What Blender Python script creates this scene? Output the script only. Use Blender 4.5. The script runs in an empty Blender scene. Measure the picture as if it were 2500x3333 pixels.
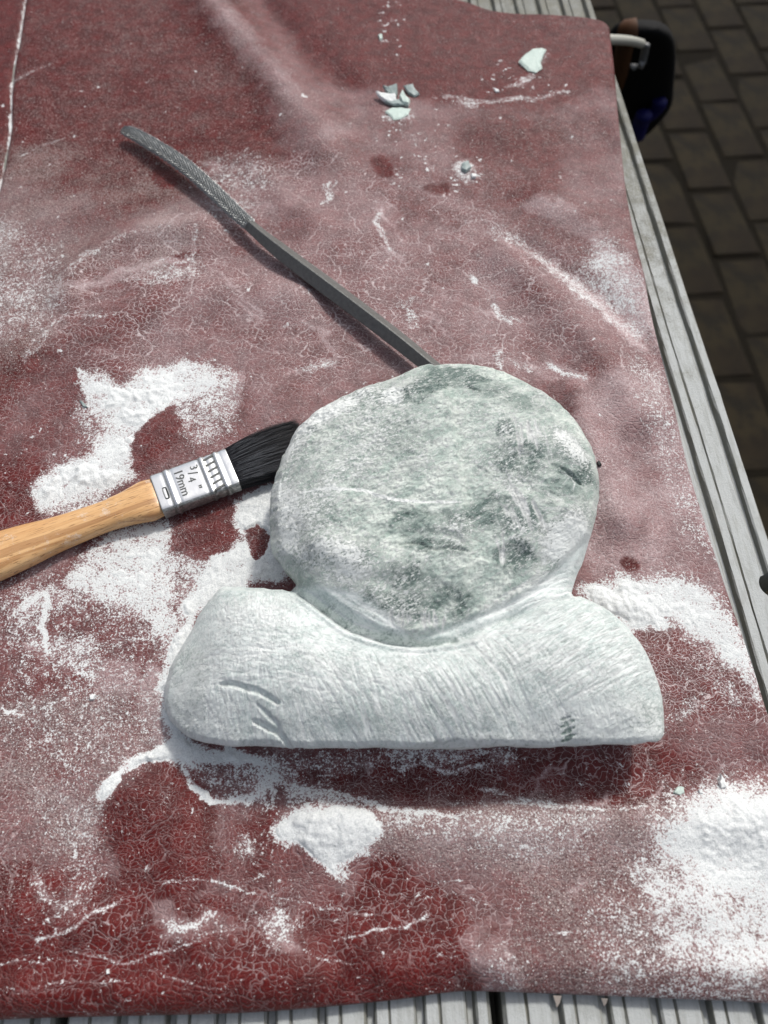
import bpy, bmesh, math, random
import numpy as np
from mathutils import Vector, Matrix

random.seed(7)
RNG = np.random.default_rng(7)
SC = bpy.context.scene
COL = SC.collection
MM = 0.001

# ------------------------------------------------------------------ camera
CAM_H = 298.0                     # mm above the leather
PITCH = math.radians(60.6)        # below the horizon
F_PX, CX, CY = 2503.0, 1250.0, 1666.5
cam_d = bpy.data.cameras.new('camera')
cam = bpy.data.objects.new('camera', cam_d)
COL.objects.link(cam)
cam.location = (0, 0, CAM_H * MM)
cam.rotation_euler = (math.pi / 2 - PITCH, 0, 0)
cam_d.sensor_fit = 'VERTICAL'
cam_d.sensor_height = 36.0
cam_d.sensor_width = 27.0
cam_d.lens = F_PX / 3333.0 * 36.0
cam_d.clip_start = 0.01
cam_d.clip_end = 200.0
cam_d.dof.use_dof = True
cam_d.dof.focus_distance = 0.325
cam_d.dof.aperture_fstop = 10.5
SC.camera = cam

# ------------------------------------------------------------------ light
SUN_AZ = math.atan2(204, 120)     # direction towards the sun in the XY plane
SUN_EL = math.radians(52)
w = bpy.data.worlds.new('World')
SC.world = w
w.use_nodes = True
nt = w.node_tree
sky = nt.nodes.new('ShaderNodeTexSky')
sky.sky_type = 'NISHITA'
sky.sun_disc = False
sky.sun_elevation = SUN_EL
sky.sun_rotation = math.pi / 2 - SUN_AZ
sky.air_density = 1.0
sky.dust_density = 4.0
sky.ozone_density = 1.0
hs = nt.nodes.new('ShaderNodeHueSaturation')          # thin haze takes most of the blue out of the sky
hs.inputs['Saturation'].default_value = 0.5
nt.links.new(sky.outputs[0], hs.inputs['Color'])
nt.links.new(hs.outputs[0], nt.nodes['Background'].inputs[0])
nt.nodes['Background'].inputs[1].default_value = 0.12
sl = bpy.data.lights.new('sun', 'SUN')
sl.energy = 2.2
sl.angle = math.radians(6.0)
sl.color = (1.0, 0.965, 0.91)
so = bpy.data.objects.new('sun', sl)
COL.objects.link(so)
sd = Vector((math.cos(SUN_AZ) * math.cos(SUN_EL), math.sin(SUN_AZ) * math.cos(SUN_EL), math.sin(SUN_EL)))
so.rotation_euler = sd.to_track_quat('Z', 'Y').to_euler()
so.location = sd * 3
SC.view_settings.view_transform = 'Standard'
SC.view_settings.look = 'None'
SC.view_settings.exposure = 0.16
SC.view_settings.gamma = 1.0
SC.cycles.max_bounces = 6
SC.cycles.use_denoising = True
try:
    SC.cycles.denoising_prefilter = 'ACCURATE'
except Exception:
    pass

# ------------------------------------------------------------------ helpers
CP, SP_ = math.cos(PITCH), math.sin(PITCH)
K = 2500.0 / 1659.0


def P(u, v, z=0.0):
    """point of the sight line through picture place (u, v) (1659 wide) at height z (mm)"""
    a = (np.asarray(u, float) * K - CX) / F_PX
    b = (np.asarray(v, float) * K - CY) / F_PX
    dep = (CAM_H - z) / (SP_ + b * CP)
    return np.array([a * dep, dep * (CP - b * SP_), np.zeros_like(a) + z])


def PP(pts):
    return np.array([P(p[0], p[1], p[2] if len(p) > 2 else 0.0) for p in pts])


def link(o, parent=None):
    COL.objects.link(o)
    if parent is not None:
        o.parent = parent
    return o


def tag(o, label=None, cat=None, group=None, kind=None):
    if label: o['label'] = label
    if cat: o['category'] = cat
    if group: o['group'] = group
    if kind: o['kind'] = kind
    return o


def empty(name, loc_mm, rz=0.0):
    o = bpy.data.objects.new(name, None)
    o.empty_display_size = 0.01
    o.location = Vector(loc_mm) * MM
    o.rotation_euler = (0, 0, rz)
    return link(o)


def mesh_np(name, verts_mm, faces, mat, parent=None, smooth=True, attrs=None):
    """verts Nx3 in mm, faces Mx4 or Mx3 numpy"""
    me = bpy.data.meshes.new(name)
    v = np.ascontiguousarray(np.asarray(verts_mm, dtype=np.float32) * MM)
    f = np.ascontiguousarray(np.asarray(faces, dtype=np.int32))
    n, k = f.shape
    me.vertices.add(len(v)); me.vertices.foreach_set('co', v.ravel())
    me.loops.add(n * k); me.loops.foreach_set('vertex_index', f.ravel())
    me.polygons.add(n)
    me.polygons.foreach_set('loop_start', np.arange(n, dtype=np.int32) * k)
    me.polygons.foreach_set('loop_total', np.full(n, k, dtype=np.int32))
    if smooth:
        me.polygons.foreach_set('use_smooth', np.ones(n, dtype=bool))
    if attrs:
        for an, av in attrs.items():
            at = me.attributes.new(an, 'FLOAT', 'POINT')
            at.data.foreach_set('value', np.ascontiguousarray(av.astype(np.float32)))
    me.update(calc_edges=True)
    me.validate()
    if mat: me.materials.append(mat)
    return link(bpy.data.objects.new(name, me), parent)


def mesh_list(name, verts, faces, mat, parent=None, smooth=False):
    me = bpy.data.meshes.new(name)
    me.from_pydata([(a * MM, b * MM, c * MM) for a, b, c in verts], [], faces)
    if smooth:
        for p in me.polygons: p.use_smooth = True
    if mat: me.materials.append(mat)
    return link(bpy.data.objects.new(name, me), parent)


# ---- value noise
_LAT = {}


def vnoise(x, y, scale, seed=0):
    if seed not in _LAT:
        _LAT[seed] = np.random.default_rng(1000 + seed).random((256, 256)).astype(np.float32)
    L = _LAT[seed]
    x = np.asarray(x) / scale + 57.3; y = np.asarray(y) / scale + 91.7
    xi = np.floor(x).astype(int); yi = np.floor(y).astype(int)
    fx = x - xi; fy = y - yi
    fx = fx * fx * fx * (fx * (fx * 6 - 15) + 10); fy = fy * fy * fy * (fy * (fy * 6 - 15) + 10)
    a = L[yi & 255, xi & 255]; b = L[yi & 255, (xi + 1) & 255]
    c = L[(yi + 1) & 255, xi & 255]; d = L[(yi + 1) & 255, (xi + 1) & 255]
    return (a * (1 - fx) + b * fx) * (1 - fy) + (c * (1 - fx) + d * fx) * fy


def fbm(x, y, scale, octv=4, seed=0, gain=0.5):
    """about -1..1"""
    s = 0; a = 1.0; t = 0
    for i in range(octv):
        c, sn = math.cos(i * 1.1 + seed), math.sin(i * 1.1 + seed)
        s = s + a * (vnoise(x * c - y * sn, x * sn + y * c, scale / 2 ** i, seed * 7 + i) * 2 - 1)
        t += a; a *= gain
    return s / t * 1.6


def sstep(a, b, x):
    t = np.clip((x - a) / (b - a), 0, 1)
    return t * t * (3 - 2 * t)


def catmull(pts, n=8, closed=True):
    pts = np.asarray(pts, float); m = len(pts); out = []
    rng = range(m) if closed else range(m - 1)
    for i in rng:
        if closed:
            p0, p1, p2, p3 = pts[(i - 1) % m], pts[i], pts[(i + 1) % m], pts[(i + 2) % m]
        else:
            p0, p1, p2, p3 = pts[max(i - 1, 0)], pts[i], pts[i + 1], pts[min(i + 2, m - 1)]
        for j in range(n):
            t = j / n
            out.append(0.5 * ((2 * p1) + (-p0 + p2) * t + (2 * p0 - 5 * p1 + 4 * p2 - p3) * t * t + (-p0 + 3 * p1 - 3 * p2 + p3) * t ** 3))
    if not closed: out.append(pts[-1])
    return np.array(out)


def seg_dist(x, y, a, b):
    dx, dy = b[0] - a[0], b[1] - a[1]
    L2 = dx * dx + dy * dy + 1e-9
    t = np.clip(((x - a[0]) * dx + (y - a[1]) * dy) / L2, 0, 1)
    return np.hypot(x - a[0] - t * dx, y - a[1] - t * dy), t


def poly_sdf(x, y, poly):
    d = np.full(x.shape, 1e9); ins = np.zeros(x.shape, bool)
    m = len(poly)
    for i in range(m):
        a, b = poly[i], poly[(i + 1) % m]
        dd, _ = seg_dist(x, y, a, b)
        d = np.minimum(d, dd)
        if a[1] != b[1]:
            c = ((a[1] > y) != (b[1] > y)) & (x < (b[0] - a[0]) * (y - a[1]) / (b[1] - a[1]) + a[0])
            ins ^= c
    return np.where(ins, d, -d)


class Canvas:
    """a map of the surface in its own plane (mm), on which dust, wear and cuts are laid"""
    def __init__(s, x0, x1, y0, y1, res, chans, z=0.0):
        s.x0, s.y0, s.res, s.z = x0, y0, res, z
        s.nx = int((x1 - x0) / res) + 1; s.ny = int((y1 - y0) / res) + 1
        s.ch = {c: np.zeros((s.ny, s.nx), np.float32) for c in chans}
        s.X = x0 + np.arange(s.nx) * res; s.Y = y0 + np.arange(s.ny) * res

    def _win(s, x0, x1, y0, y1):
        i0 = max(0, int((x0 - s.x0) / s.res)); i1 = min(s.nx, int((x1 - s.x0) / s.res) + 2)
        j0 = max(0, int((y0 - s.y0) / s.res)); j1 = min(s.ny, int((y1 - s.y0) / s.res) + 2)
        return i0, i1, j0, j1

    def _put(s, c, win, m, val, mode):
        i0, i1, j0, j1 = win
        A = s.ch[c][j0:j1, i0:i1]
        if mode == 'add': A += m * val
        elif mode == 'max': np.maximum(A, m * val, out=A)
        else: A[...] = A * (1 - m) + val * m

    def scale_at(s, u, v):
        a = P(u, v, s.z); b = P(u + 1, v, s.z)
        return float(b[0] - a[0])

    def poly(s, c, pts, val, fe=10, mode='set', smooth=True):
        pts = np.asarray(pts, float)
        k = s.scale_at(*pts[:, :2].mean(0)); f = fe * k
        W = np.array([P(p[0], p[1], s.z)[:2] for p in pts])
        if smooth: W = catmull(W, 4)
        win = s._win(W[:, 0].min() - f, W[:, 0].max() + f, W[:, 1].min() - f, W[:, 1].max() + f)
        i0, i1, j0, j1 = win
        if i1 <= i0 or j1 <= j0: return
        X, Y = np.meshgrid(s.X[i0:i1], s.Y[j0:j1])
        m = sstep(-f, f, poly_sdf(X, Y, W))
        s._put(c, win, m, val, mode)

    def line(s, c, pts, wd, val, fe=4, mode='max', taper=True):
        pts = np.asarray(pts, float)
        k = s.scale_at(*pts[:, :2].mean(0)); f = fe * k; r = wd * k * 0.5
        W = np.array([P(p[0], p[1], s.z)[:2] for p in pts])
        if len(W) > 2: W = catmull(W, 4, closed=False)
        s.wline(c, W, r, val, f, mode, taper)

    def wline(s, c, W, r, val, f, mode='max', taper=True):
        win = s._win(W[:, 0].min() - f - r, W[:, 0].max() + f + r, W[:, 1].min() - f - r, W[:, 1].max() + f + r)
        i0, i1, j0, j1 = win
        if i1 <= i0 or j1 <= j0: return
        X, Y = np.meshgrid(s.X[i0:i1], s.Y[j0:j1])
        best = np.full(X.shape, 1e9); T = np.zeros(X.shape); n = len(W) - 1
        for i in range(n):
            d, t = seg_dist(X, Y, W[i], W[i + 1])
            k = d < best; best = np.where(k, d, best); T = np.where(k, (i + t) / n, T)
        rr = r * (np.clip(4 * T * (1 - T), 0, 1) ** 0.5 if taper else 1.0)
        m = 1 - sstep(rr - f * 0.2, rr + f, best)
        s._put(c, win, m, val, mode)

    def blob(s, c, u, v, ru, rv, val, ang=0, mode='set', fe=0.5):
        t = np.linspace(0, 2 * np.pi, 14, endpoint=False)
        ca, sa = math.cos(math.radians(ang)), math.sin(math.radians(ang))
        ex, ey = np.cos(t) * ru, np.sin(t) * rv
        s.poly(c, np.stack([u + ex * ca - ey * sa, v + ex * sa + ey * ca], 1), val, fe * min(ru, rv), mode)

    def sample(s, c, x, y):
        fx = np.clip((x - s.x0) / s.res, 0, s.nx - 1.001); fy = np.clip((y - s.y0) / s.res, 0, s.ny - 1.001)
        i = fx.astype(int); j = fy.astype(int); a = fx - i; b = fy - j
        A = s.ch[c]
        return (A[j, i] * (1 - a) + A[j, i + 1] * a) * (1 - b) + (A[j + 1, i] * (1 - a) + A[j + 1, i + 1] * a) * b


# ------------------------------------------------------------------ materials
class MT:
    def __init__(s, name):
        s.m = bpy.data.materials.new(name); s.m.use_nodes = True
        s.t = s.m.node_tree; s.b = s.t.nodes['Principled BSDF']
        s._co = None

    def n(s, typ, **kw):
        nd = s.t.nodes.new(typ)
        for k, v in kw.items(): setattr(nd, k, v)
        return nd

    def put(s, sock, v):
        if isinstance(v, bpy.types.NodeSocket): s.t.links.new(v, sock)
        elif v is not None: sock.default_value = v

    def co(s):
        if s._co is None:
            tc = s.n('ShaderNodeTexCoord'); mp = s.n('ShaderNodeMapping')
            s.t.links.new(tc.outputs['Object'], mp.inputs[0]); mp.inputs['Scale'].default_value = (1000,) * 3
            s._co = mp.outputs[0]
        return s._co

    def scaled(s, vec, sc, rot=(0, 0, 0), loc=(0, 0, 0)):
        mp = s.n('ShaderNodeMapping'); s.t.links.new(vec, mp.inputs[0])
        mp.inputs['Scale'].default_value = sc; mp.inputs['Rotation'].default_value = rot; mp.inputs['Location'].default_value = loc
        return mp.outputs[0]

    def noise(s, scale, detail=4, rough=0.55, vec=None, dist=0.0):
        nd = s.n('ShaderNodeTexNoise'); s.put(nd.inputs['Vector'], vec or s.co())
        nd.inputs['Scale'].default_value = scale; nd.inputs['Detail'].default_value = detail
        nd.inputs['Roughness'].default_value = rough; nd.inputs['Distortion'].default_value = dist
        return nd

    def vor(s, scale, vec=None, feature='DISTANCE_TO_EDGE', rnd=0.82):
        nd = s.n('ShaderNodeTexVoronoi', feature=feature, voronoi_dimensions='2D'); s.put(nd.inputs['Vector'], vec or s.co())
        nd.inputs['Scale'].default_value = scale; nd.inputs['Randomness'].default_value = rnd
        return nd

    def math(s, op, a, b=0.0, c=None, clamp=False):
        nd = s.n('ShaderNodeMath', operation=op, use_clamp=clamp)
        s.put(nd.inputs[0], a); s.put(nd.inputs[1], b)
        if c is not None: s.put(nd.inputs[2], c)
        return nd.outputs[0]

    def rng(s, v, a, b, c=0.0, d=1.0, smooth=True):
        nd = s.n('ShaderNodeMapRange'); nd.interpolation_type = 'SMOOTHSTEP' if smooth else 'LINEAR'
        s.put(nd.inputs[0], v)
        for i, q in enumerate((a, b, c, d)): s.put(nd.inputs[i + 1], q)
        return nd.outputs[0]

    def mix(s, f, a, b):
        nd = s.n('ShaderNodeMix', data_type='RGBA')
        s.put(nd.inputs[0], f)
        s.put(nd.inputs[6], a if isinstance(a, bpy.types.NodeSocket) else (*a, 1.0))
        s.put(nd.inputs[7], b if isinstance(b, bpy.types.NodeSocket) else (*b, 1.0))
        return nd.outputs[2]

    def attr(s, name):
        return s.n('ShaderNodeAttribute', attribute_name=name).outputs['Fac']

    def bump(s, h, dist_mm, strength=1.0, nrm=None):
        nd = s.n('ShaderNodeBump'); nd.inputs['Distance'].default_value = dist_mm * MM
        nd.inputs['Strength'].default_value = strength
        s.put(nd.inputs['Height'], h)
        if nrm is not None: s.put(nd.inputs['Normal'], nrm)
        return nd.outputs[0]

    def fin(s, col, rough, nrm=None, metal=0.0, spec=0.5, **kw):
        s.put(s.b.inputs['Base Color'], col if isinstance(col, bpy.types.NodeSocket) else (*col, 1.0))
        s.put(s.b.inputs['Roughness'], rough); s.put(s.b.inputs['Metallic'], metal)
        s.put(s.b.inputs['Specular IOR Level'], spec)
        if nrm is not None: s.t.links.new(nrm, s.b.inputs['Normal'])
        for k, v in kw.items(): s.put(s.b.inputs[k.replace('_', ' ')], v)
        return s.m


DUST = (0.71, 0.735, 0.735)


def mat_leather():
    m = MT('red_leather')
    co = m.co()
    wn = m.noise(0.09, 3, 0.6); wn2 = m.noise(0.5, 2, 0.5)
    vm = m.n('ShaderNodeVectorMath', operation='MULTIPLY_ADD')
    m.put(vm.inputs[0], wn.outputs['Color']); vm.inputs[1].default_value = (11, 11, 0); m.put(vm.inputs[2], co)
    vm2 = m.n('ShaderNodeVectorMath', operation='MULTIPLY_ADD')
    m.put(vm2.inputs[0], wn2.outputs['Color']); vm2.inputs[1].default_value = (0.55, 0.55, 0); m.put(vm2.inputs[2], vm.outputs[0])
    wc = vm2.outputs[0]
    ve = m.vor(0.38, m.scaled(wc, (0.95, 1.15, 1), (0, 0, 0.2)))             # pebble cells
    vs = m.vor(0.62, m.scaled(wc, (0.85, 1.2, 1), (0, 0, -0.3), (31, 7, 0)))  # finer cells
    vl = m.vor(0.075, m.scaled(wc, (0.5, 1.5, 1), (0, 0, -0.1), (3, 17, 0)))  # long wrinkles
    pick = m.rng(m.noise(0.018, 2).outputs[0], 0.46, 0.54)
    jit = m.math('MULTIPLY_ADD', m.noise(0.9, 2).outputs[0], 0.12, -0.06)
    de = m.math('ADD', ve.outputs[0], jit); ds_ = m.math('ADD', vs.outputs[0], jit)
    ce = m.rng(de, -0.01, 0.08, 1, 0)
    cs = m.rng(ds_, 0.0, 0.085, 1, 0)
    cl = m.rng(vl.outputs[0], 0.0, 0.022, 1, 0)
    cell = m.math('ADD', m.math('MULTIPLY', ce, m.math('SUBTRACT', 1.0, m.math('MULTIPLY', pick, 0.8))), m.math('MULTIPLY', cs, m.math('MULTIPLY_ADD', pick, 0.85, 0.08)), clamp=True)
    crease = m.math('MAXIMUM', cell, m.math('MULTIPLY', cl, 0.9))
    D, F0, C, G = m.attr('powder'), m.attr('film'), m.attr('crease'), m.attr('grain')
    hz_ = m.rng(m.noise(0.7, 4, 0.75, m.scaled(co, (1, 1, 1), (0, 0, 0), (21, 8, 0))).outputs[0], 0.32, 0.62, 0.25, 1.0)
    F = m.math('MAXIMUM', m.math('MULTIPLY', F0, m.math('MULTIPLY_ADD', hz_, 0.45, 0.65)), m.math('MULTIPLY', m.rng(D, 0.05, 1.0), m.math('MULTIPLY', hz_, 0.85)))
    nf0 = m.noise(1.25, 4, 0.75).outputs[0]
    nf = m.rng(nf0, 0.30, 0.70, 0, 1, smooth=False)
    nm = m.rng(m.noise(0.45, 4, 0.6).outputs[0], 0.28, 0.72, 0, 1, smooth=False)
    nl = m.noise(0.12, 4, 0.6).outputs[0]
    cpres = m.rng(m.math('ADD', m.math('MULTIPLY', nl, 0.7), m.math('MULTIPLY', nm, 0.55)), 0.22, 0.72, 0.25, 1.0)
    cf = m.math('MULTIPLY', m.math('MULTIPLY', crease, C), cpres, clamp=True)
    dv = m.math('ADD', D, m.math('MULTIPLY_ADD', nf, 1.35, -0.675))
    dv = m.math('ADD', dv, m.math('MULTIPLY_ADD', nm, 0.65, -0.325))
    dv = m.math('ADD', dv, m.math('MULTIPLY', cell, 0.16))
    pf = m.rng(dv, 0.50, 0.88, 0.0, 0.96)
    gn0 = m.noise(1.05, 4, 0.85, m.scaled(co, (1, 1, 1), (0, 0, 0), (50, 3, 0))).outputs[0]
    gn = m.rng(gn0, 0.32, 0.68, 0, 1, smooth=False)
    gf = m.math('MULTIPLY', m.rng(m.math('ADD', gn, m.math('MULTIPLY_ADD', G, 0.55, -0.55)), 0.32, 0.62), m.rng(G, 0.0, 0.25), clamp=True)
    dt = m.vor(0.95, m.scaled(co, (1, 1, 1), (0, 0, 0), (5, 9, 0)), 'F1')
    dsep = m.n('ShaderNodeSeparateColor'); m.put(dsep.inputs[0], dt.outputs['Color'])
    dots = m.math('MULTIPLY', m.rng(dt.outputs[0], 0.26, 0.16), m.math('GREATER_THAN', m.math('MULTIPLY_ADD', G, 1.0, -0.18), dsep.outputs[0]))
    dlt = m.math('MULTIPLY', dots, dsep.outputs[1])
    red = m.mix(m.rng(nl, 0.35, 0.65), (0.064, 0.0038, 0.0032), (0.104, 0.0066, 0.0054))
    fl = m.math('MULTIPLY', F, m.math('MULTIPLY_ADD', nf, 0.75, 0.42), clamp=True)
    c1 = m.mix(fl, red, (0.54, 0.425, 0.43))
    c2 = m.mix(m.math('MULTIPLY', gf, 0.42), c1, (0.50, 0.42, 0.40))
    c2 = m.mix(m.math('MULTIPLY', dlt, 0.85), c2, (0.66, 0.58, 0.55))
    c3 = m.mix(m.math('MULTIPLY', cf, 0.9), c2, (0.64, 0.55, 0.55))
    c4 = m.mix(pf, c3, DUST)
    cover = m.math('MAXIMUM', m.math('MAXIMUM', pf, m.math('MULTIPLY', cf, 0.6)), m.math('MULTIPLY', gf, 0.5))
    ro = m.math('ADD', m.math('MULTIPLY_ADD', cover, 0.40, 0.42), m.math('MULTIPLY', F, 0.2), clamp=True)
    # relief
    hcell = m.rng(ve.outputs[0], 0.0, 0.22, 0, 1)
    hs = m.rng(vs.outputs[0], 0.0, 0.2, 0, 1)
    h = m.math('ADD', m.math('MULTIPLY', hcell, 0.6), m.math('MULTIPLY', hs, 0.35))
    h = m.math('ADD', h, m.math('MULTIPLY', m.rng(vl.outputs[0], 0, 0.04, 0, 1), 0.6))
    h = m.math('MULTIPLY', h, m.math('MULTIPLY_ADD', pf, -0.75, 1.0))
    b1 = m.bump(h, 0.38, 0.8)
    dn = m.math('ADD', m.math('MULTIPLY', nf, 0.8), m.math('MULTIPLY', nm, 1.0))
    b2 = m.bump(m.math('MULTIPLY', dn, m.math('MULTIPLY_ADD', cover, 0.9, 0.1)), 0.30, 0.9, b1)
    sp = m.math('MULTIPLY_ADD', cover, -0.14, 0.20)
    return m.fin(c4, ro, b2, spec=sp)


def mat_dust():
    m = MT('stone_powder')
    n1 = m.noise(1.5, 5, 0.75).outputs[0]; n2 = m.noise(0.45, 4, 0.6).outputs[0]
    c = m.mix(m.rng(n1, 0.35, 0.6), (0.60, 0.625, 0.63), (0.80, 0.82, 0.81))
    h = m.math('ADD', m.math('MULTIPLY', n1, 0.8), m.math('MULTIPLY', n2, 1.0))
    c = m.mix(m.rng(m.noise(1.3, 4, 0.8, m.scaled(m.co(), (1, 1, 1), (0, 0, 0), (9, 2, 0))).outputs[0], 0.60, 0.72, 0, 0.45), c, (0.46, 0.40, 0.41))
    return m.fin(c, 0.95, m.bump(h, 0.5, 0.95), spec=0.1)


def mat_stone():
    m = MT('soapstone')
    g, wh, sc, rg = m.attr('green'), m.attr('white'), m.attr('scratch'), m.attr('rough')
    co = m.co()

    def streak(deg, ln, wd, off):
        r1 = m.scaled(co, (1, 1, 1), (0, 0, math.radians(-deg)), (off, 0, 0))
        return m.noise(1.0, 2, 0.6, m.scaled(r1, (1.0 / ln, 1.0 / wd, 0.05)), 0.0).outputs[0]
    gr_ = m.scaled(co, (1, 1, 1), (0, 0, math.radians(-30)))          # the grain of the stone runs up to the right
    n1 = m.noise(0.16, 6, 0.62, m.scaled(gr_, (0.6, 1.4, 1)), 0.5).outputs[0]
    n2 = m.noise(0.75, 6, 0.72, m.scaled(gr_, (0.55, 1.25, 1), (0, 0, 0), (7, 3, 0)), 0.3).outputs[0]
    n3 = m.noise(1.25, 4, 0.8, m.scaled(gr_, (0.75, 1.2, 1), (0, 0, 0), (2, 31, 0))).outputs[0]
    n4 = m.noise(0.05, 3, 0.5).outputs[0]
    filed = m.math('SUBTRACT', 1.0, rg, clamp=True)
    head_c = m.mix(m.rng(n1, 0.36, 0.64), (0.44, 0.535, 0.485), (0.78, 0.84, 0.78))
    base_c = m.mix(m.rng(n1, 0.36, 0.66), (0.46, 0.54, 0.525), (0.64, 0.705, 0.685))
    base = m.mix(filed, head_c, base_c)
    base = m.mix(m.rng(n3, 0.42, 0.30, 0, 0.5), base, (0.30, 0.37, 0.345))
    gm = m.math('MULTIPLY', g, m.rng(m.math('ADD', m.math('MULTIPLY', n1, 0.6), m.math('MULTIPLY', n2, 0.5)), 0.54, 0.72, 1.0, 0.15), clamp=True)
    dark = m.mix(m.rng(n2, 0.35, 0.65), (0.095, 0.145, 0.128), (0.25, 0.325, 0.30))
    c = m.mix(gm, base, dark)
    # bruised white crystals and rubbed dust
    k2 = m.rng(n2, 0.3, 0.7, 0, 1, smooth=False); k3 = m.rng(n3, 0.3, 0.7, 0, 1, smooth=False)
    wv = m.math('ADD', m.math('MULTIPLY', k2, 0.5), m.math('MULTIPLY', k3, 0.6))
    wf = m.rng(m.math('ADD', wv, m.math('MULTIPLY_ADD', wh, 0.85, -0.34)), 0.56, 0.71, 0, 0.95)
    wf = m.math('MULTIPLY', wf, m.math('MULTIPLY_ADD', rg, 0.5, 0.5))
    c = m.mix(wf, c, (0.82, 0.85, 0.835))
    c = m.mix(m.math('MULTIPLY', m.rng(wv, 0.38, 0.20), m.math('MULTIPLY', rg, m.math('MULTIPLY_ADD', m.rng(n4, 0.45, 0.6), 0.5, 0.2))), c, (0.20, 0.235, 0.235))
    # file marks: fine streaks in the directions the file was drawn
    sA = m.rng(streak(-57, 4.0, 0.30, 3), 0.56, 0.64); sB = m.rng(streak(31, 5.0, 0.28, 40), 0.55, 0.64); sC = m.rng(streak(-84, 3.5, 0.36, 80), 0.55, 0.64)
    sD = m.rng(streak(-15, 4.0, 0.30, 120), 0.56, 0.66)
    br = m.rng(m.noise(0.10, 2).outputs[0], 0.40, 0.58)
    st = m.math('MAXIMUM', m.math('MULTIPLY', sA, m.attr('pa')), m.math('MULTIPLY', sB, m.attr('pb')))
    st = m.math('MAXIMUM', st, m.math('MULTIPLY', sC, m.attr('pc')))
    st = m.math('MAXIMUM', st, m.math('MULTIPLY', sD, m.math('MULTIPLY', br, 0.7)))
    st = m.math('MULTIPLY', st, filed)
    c = m.mix(m.math('MULTIPLY', st, 0.7), c, (0.84, 0.87, 0.86))
    gap = m.math('MULTIPLY', m.rng(m.math('MULTIPLY', m.noise(1.0, 2, 0.6, m.scaled(m.scaled(co, (1, 1, 1), (0, 0, math.radians(50))), (0.14, 2.6, 0.05))).outputs[0], 1.0), 0.42, 0.30), m.math('MULTIPLY', filed, 0.4))
    c = m.mix(gap, c, (0.29, 0.35, 0.355))
    c = m.mix(m.math('MULTIPLY', sc, 0.95, clamp=True), c, (0.82, 0.84, 0.83))
    h = m.math('ADD', m.math('MULTIPLY', n2, 1.0), m.math('MULTIPLY', n3, 0.55))
    hb = m.math('MULTIPLY', h, m.math('MULTIPLY_ADD', rg, 0.85, 0.22))
    hb = m.math('ADD', hb, m.math('MULTIPLY', st, 0.40))
    hb = m.math('ADD', hb, m.math('MULTIPLY', m.math('MULTIPLY', wf, rg), 0.35))
    b = m.bump(hb, 1.0, 0.85)
    ro = m.math('MULTIPLY_ADD', wf, 0.3, 0.38)
    return m.fin(c, ro, b, spec=0.45)


def mat_simple(name, col, rough, metal=0.0, spec=0.5, bump=None, var=None):
    m = MT(name)
    c = (*col, 1.0)
    nr = None
    if var:
        n = m.noise(var[0], 4, 0.6).outputs[0]
        c = m.mix(n, tuple(x * (1 - var[1]) for x in col), tuple(min(1, x * (1 + var[1])) for x in col))
    else:
        c = col
    if bump:
        nr = m.bump(m.noise(bump[0], 4, 0.65).outputs[0], bump[1], 0.7)
    return m.fin(c, rough, nr, metal, spec)


def mat_deck():
    m = MT('weathered_decking')
    co = m.co()
    g1 = m.noise(0.5, 6, 0.7, m.scaled(co, (1.0, 0.05, 1.0))).outputs[0]
    g2 = m.noise(0.08, 4, 0.6).outputs[0]
    c = m.mix(g1, (0.17, 0.17, 0.15), (0.29, 0.295, 0.27))
    c = m.mix(m.rng(g2, 0.35, 0.7, 0, 0.35), c, (0.17, 0.155, 0.10))
    # sawdust-like stone powder lying on the flat tops, more towards the front of the bench
    geo = m.n('ShaderNodeNewGeometry'); sp = m.n('ShaderNodeSeparateXYZ'); m.put(sp.inputs[0], geo.outputs['Normal'])
    up = m.rng(sp.outputs[2], 0.55, 0.95)
    s2 = m.n('ShaderNodeSeparateXYZ'); m.put(s2.inputs[0], co)
    near = m.rng(s2.outputs[1], 520, 60, 0.0, 0.40)
    n3 = m.noise(0.9, 5, 0.75).outputs[0]; n4 = m.noise(0.1, 3).outputs[0]
    dv = m.math('ADD', m.math('ADD', m.math('MULTIPLY', n3, 0.55), m.math('MULTIPLY', n4, 0.5)), near)
    df = m.math('MULTIPLY', m.rng(dv, 0.50, 0.78, 0.0, 0.75), up)
    c = m.mix(m.rng(m.noise(0.55, 4, 0.8).outputs[0], 0.56, 0.7, 0, 0.5), c, (0.10, 0.10, 0.085))
    n5 = m.noise(0.35, 5, 0.7, m.scaled(co, (1.0, 0.16, 1.0), (0, 0, 0), (13, 4, 0))).outputs[0]
    c = m.mix(m.rng(n5, 0.56, 0.7, 0, 0.2), c, (0.17, 0.165, 0.145))
    c = m.mix(m.math('MULTIPLY', df, m.rng(n5, 0.62, 0.45, 0.7, 1.0)), c, (0.52, 0.545, 0.545))
    h = m.math('ADD', m.math('MULTIPLY', g1, 0.6), m.math('MULTIPLY', n3, 0.6))
    return m.fin(c, 0.85, m.bump(h, 0.8, 0.8), spec=0.2)


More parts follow.
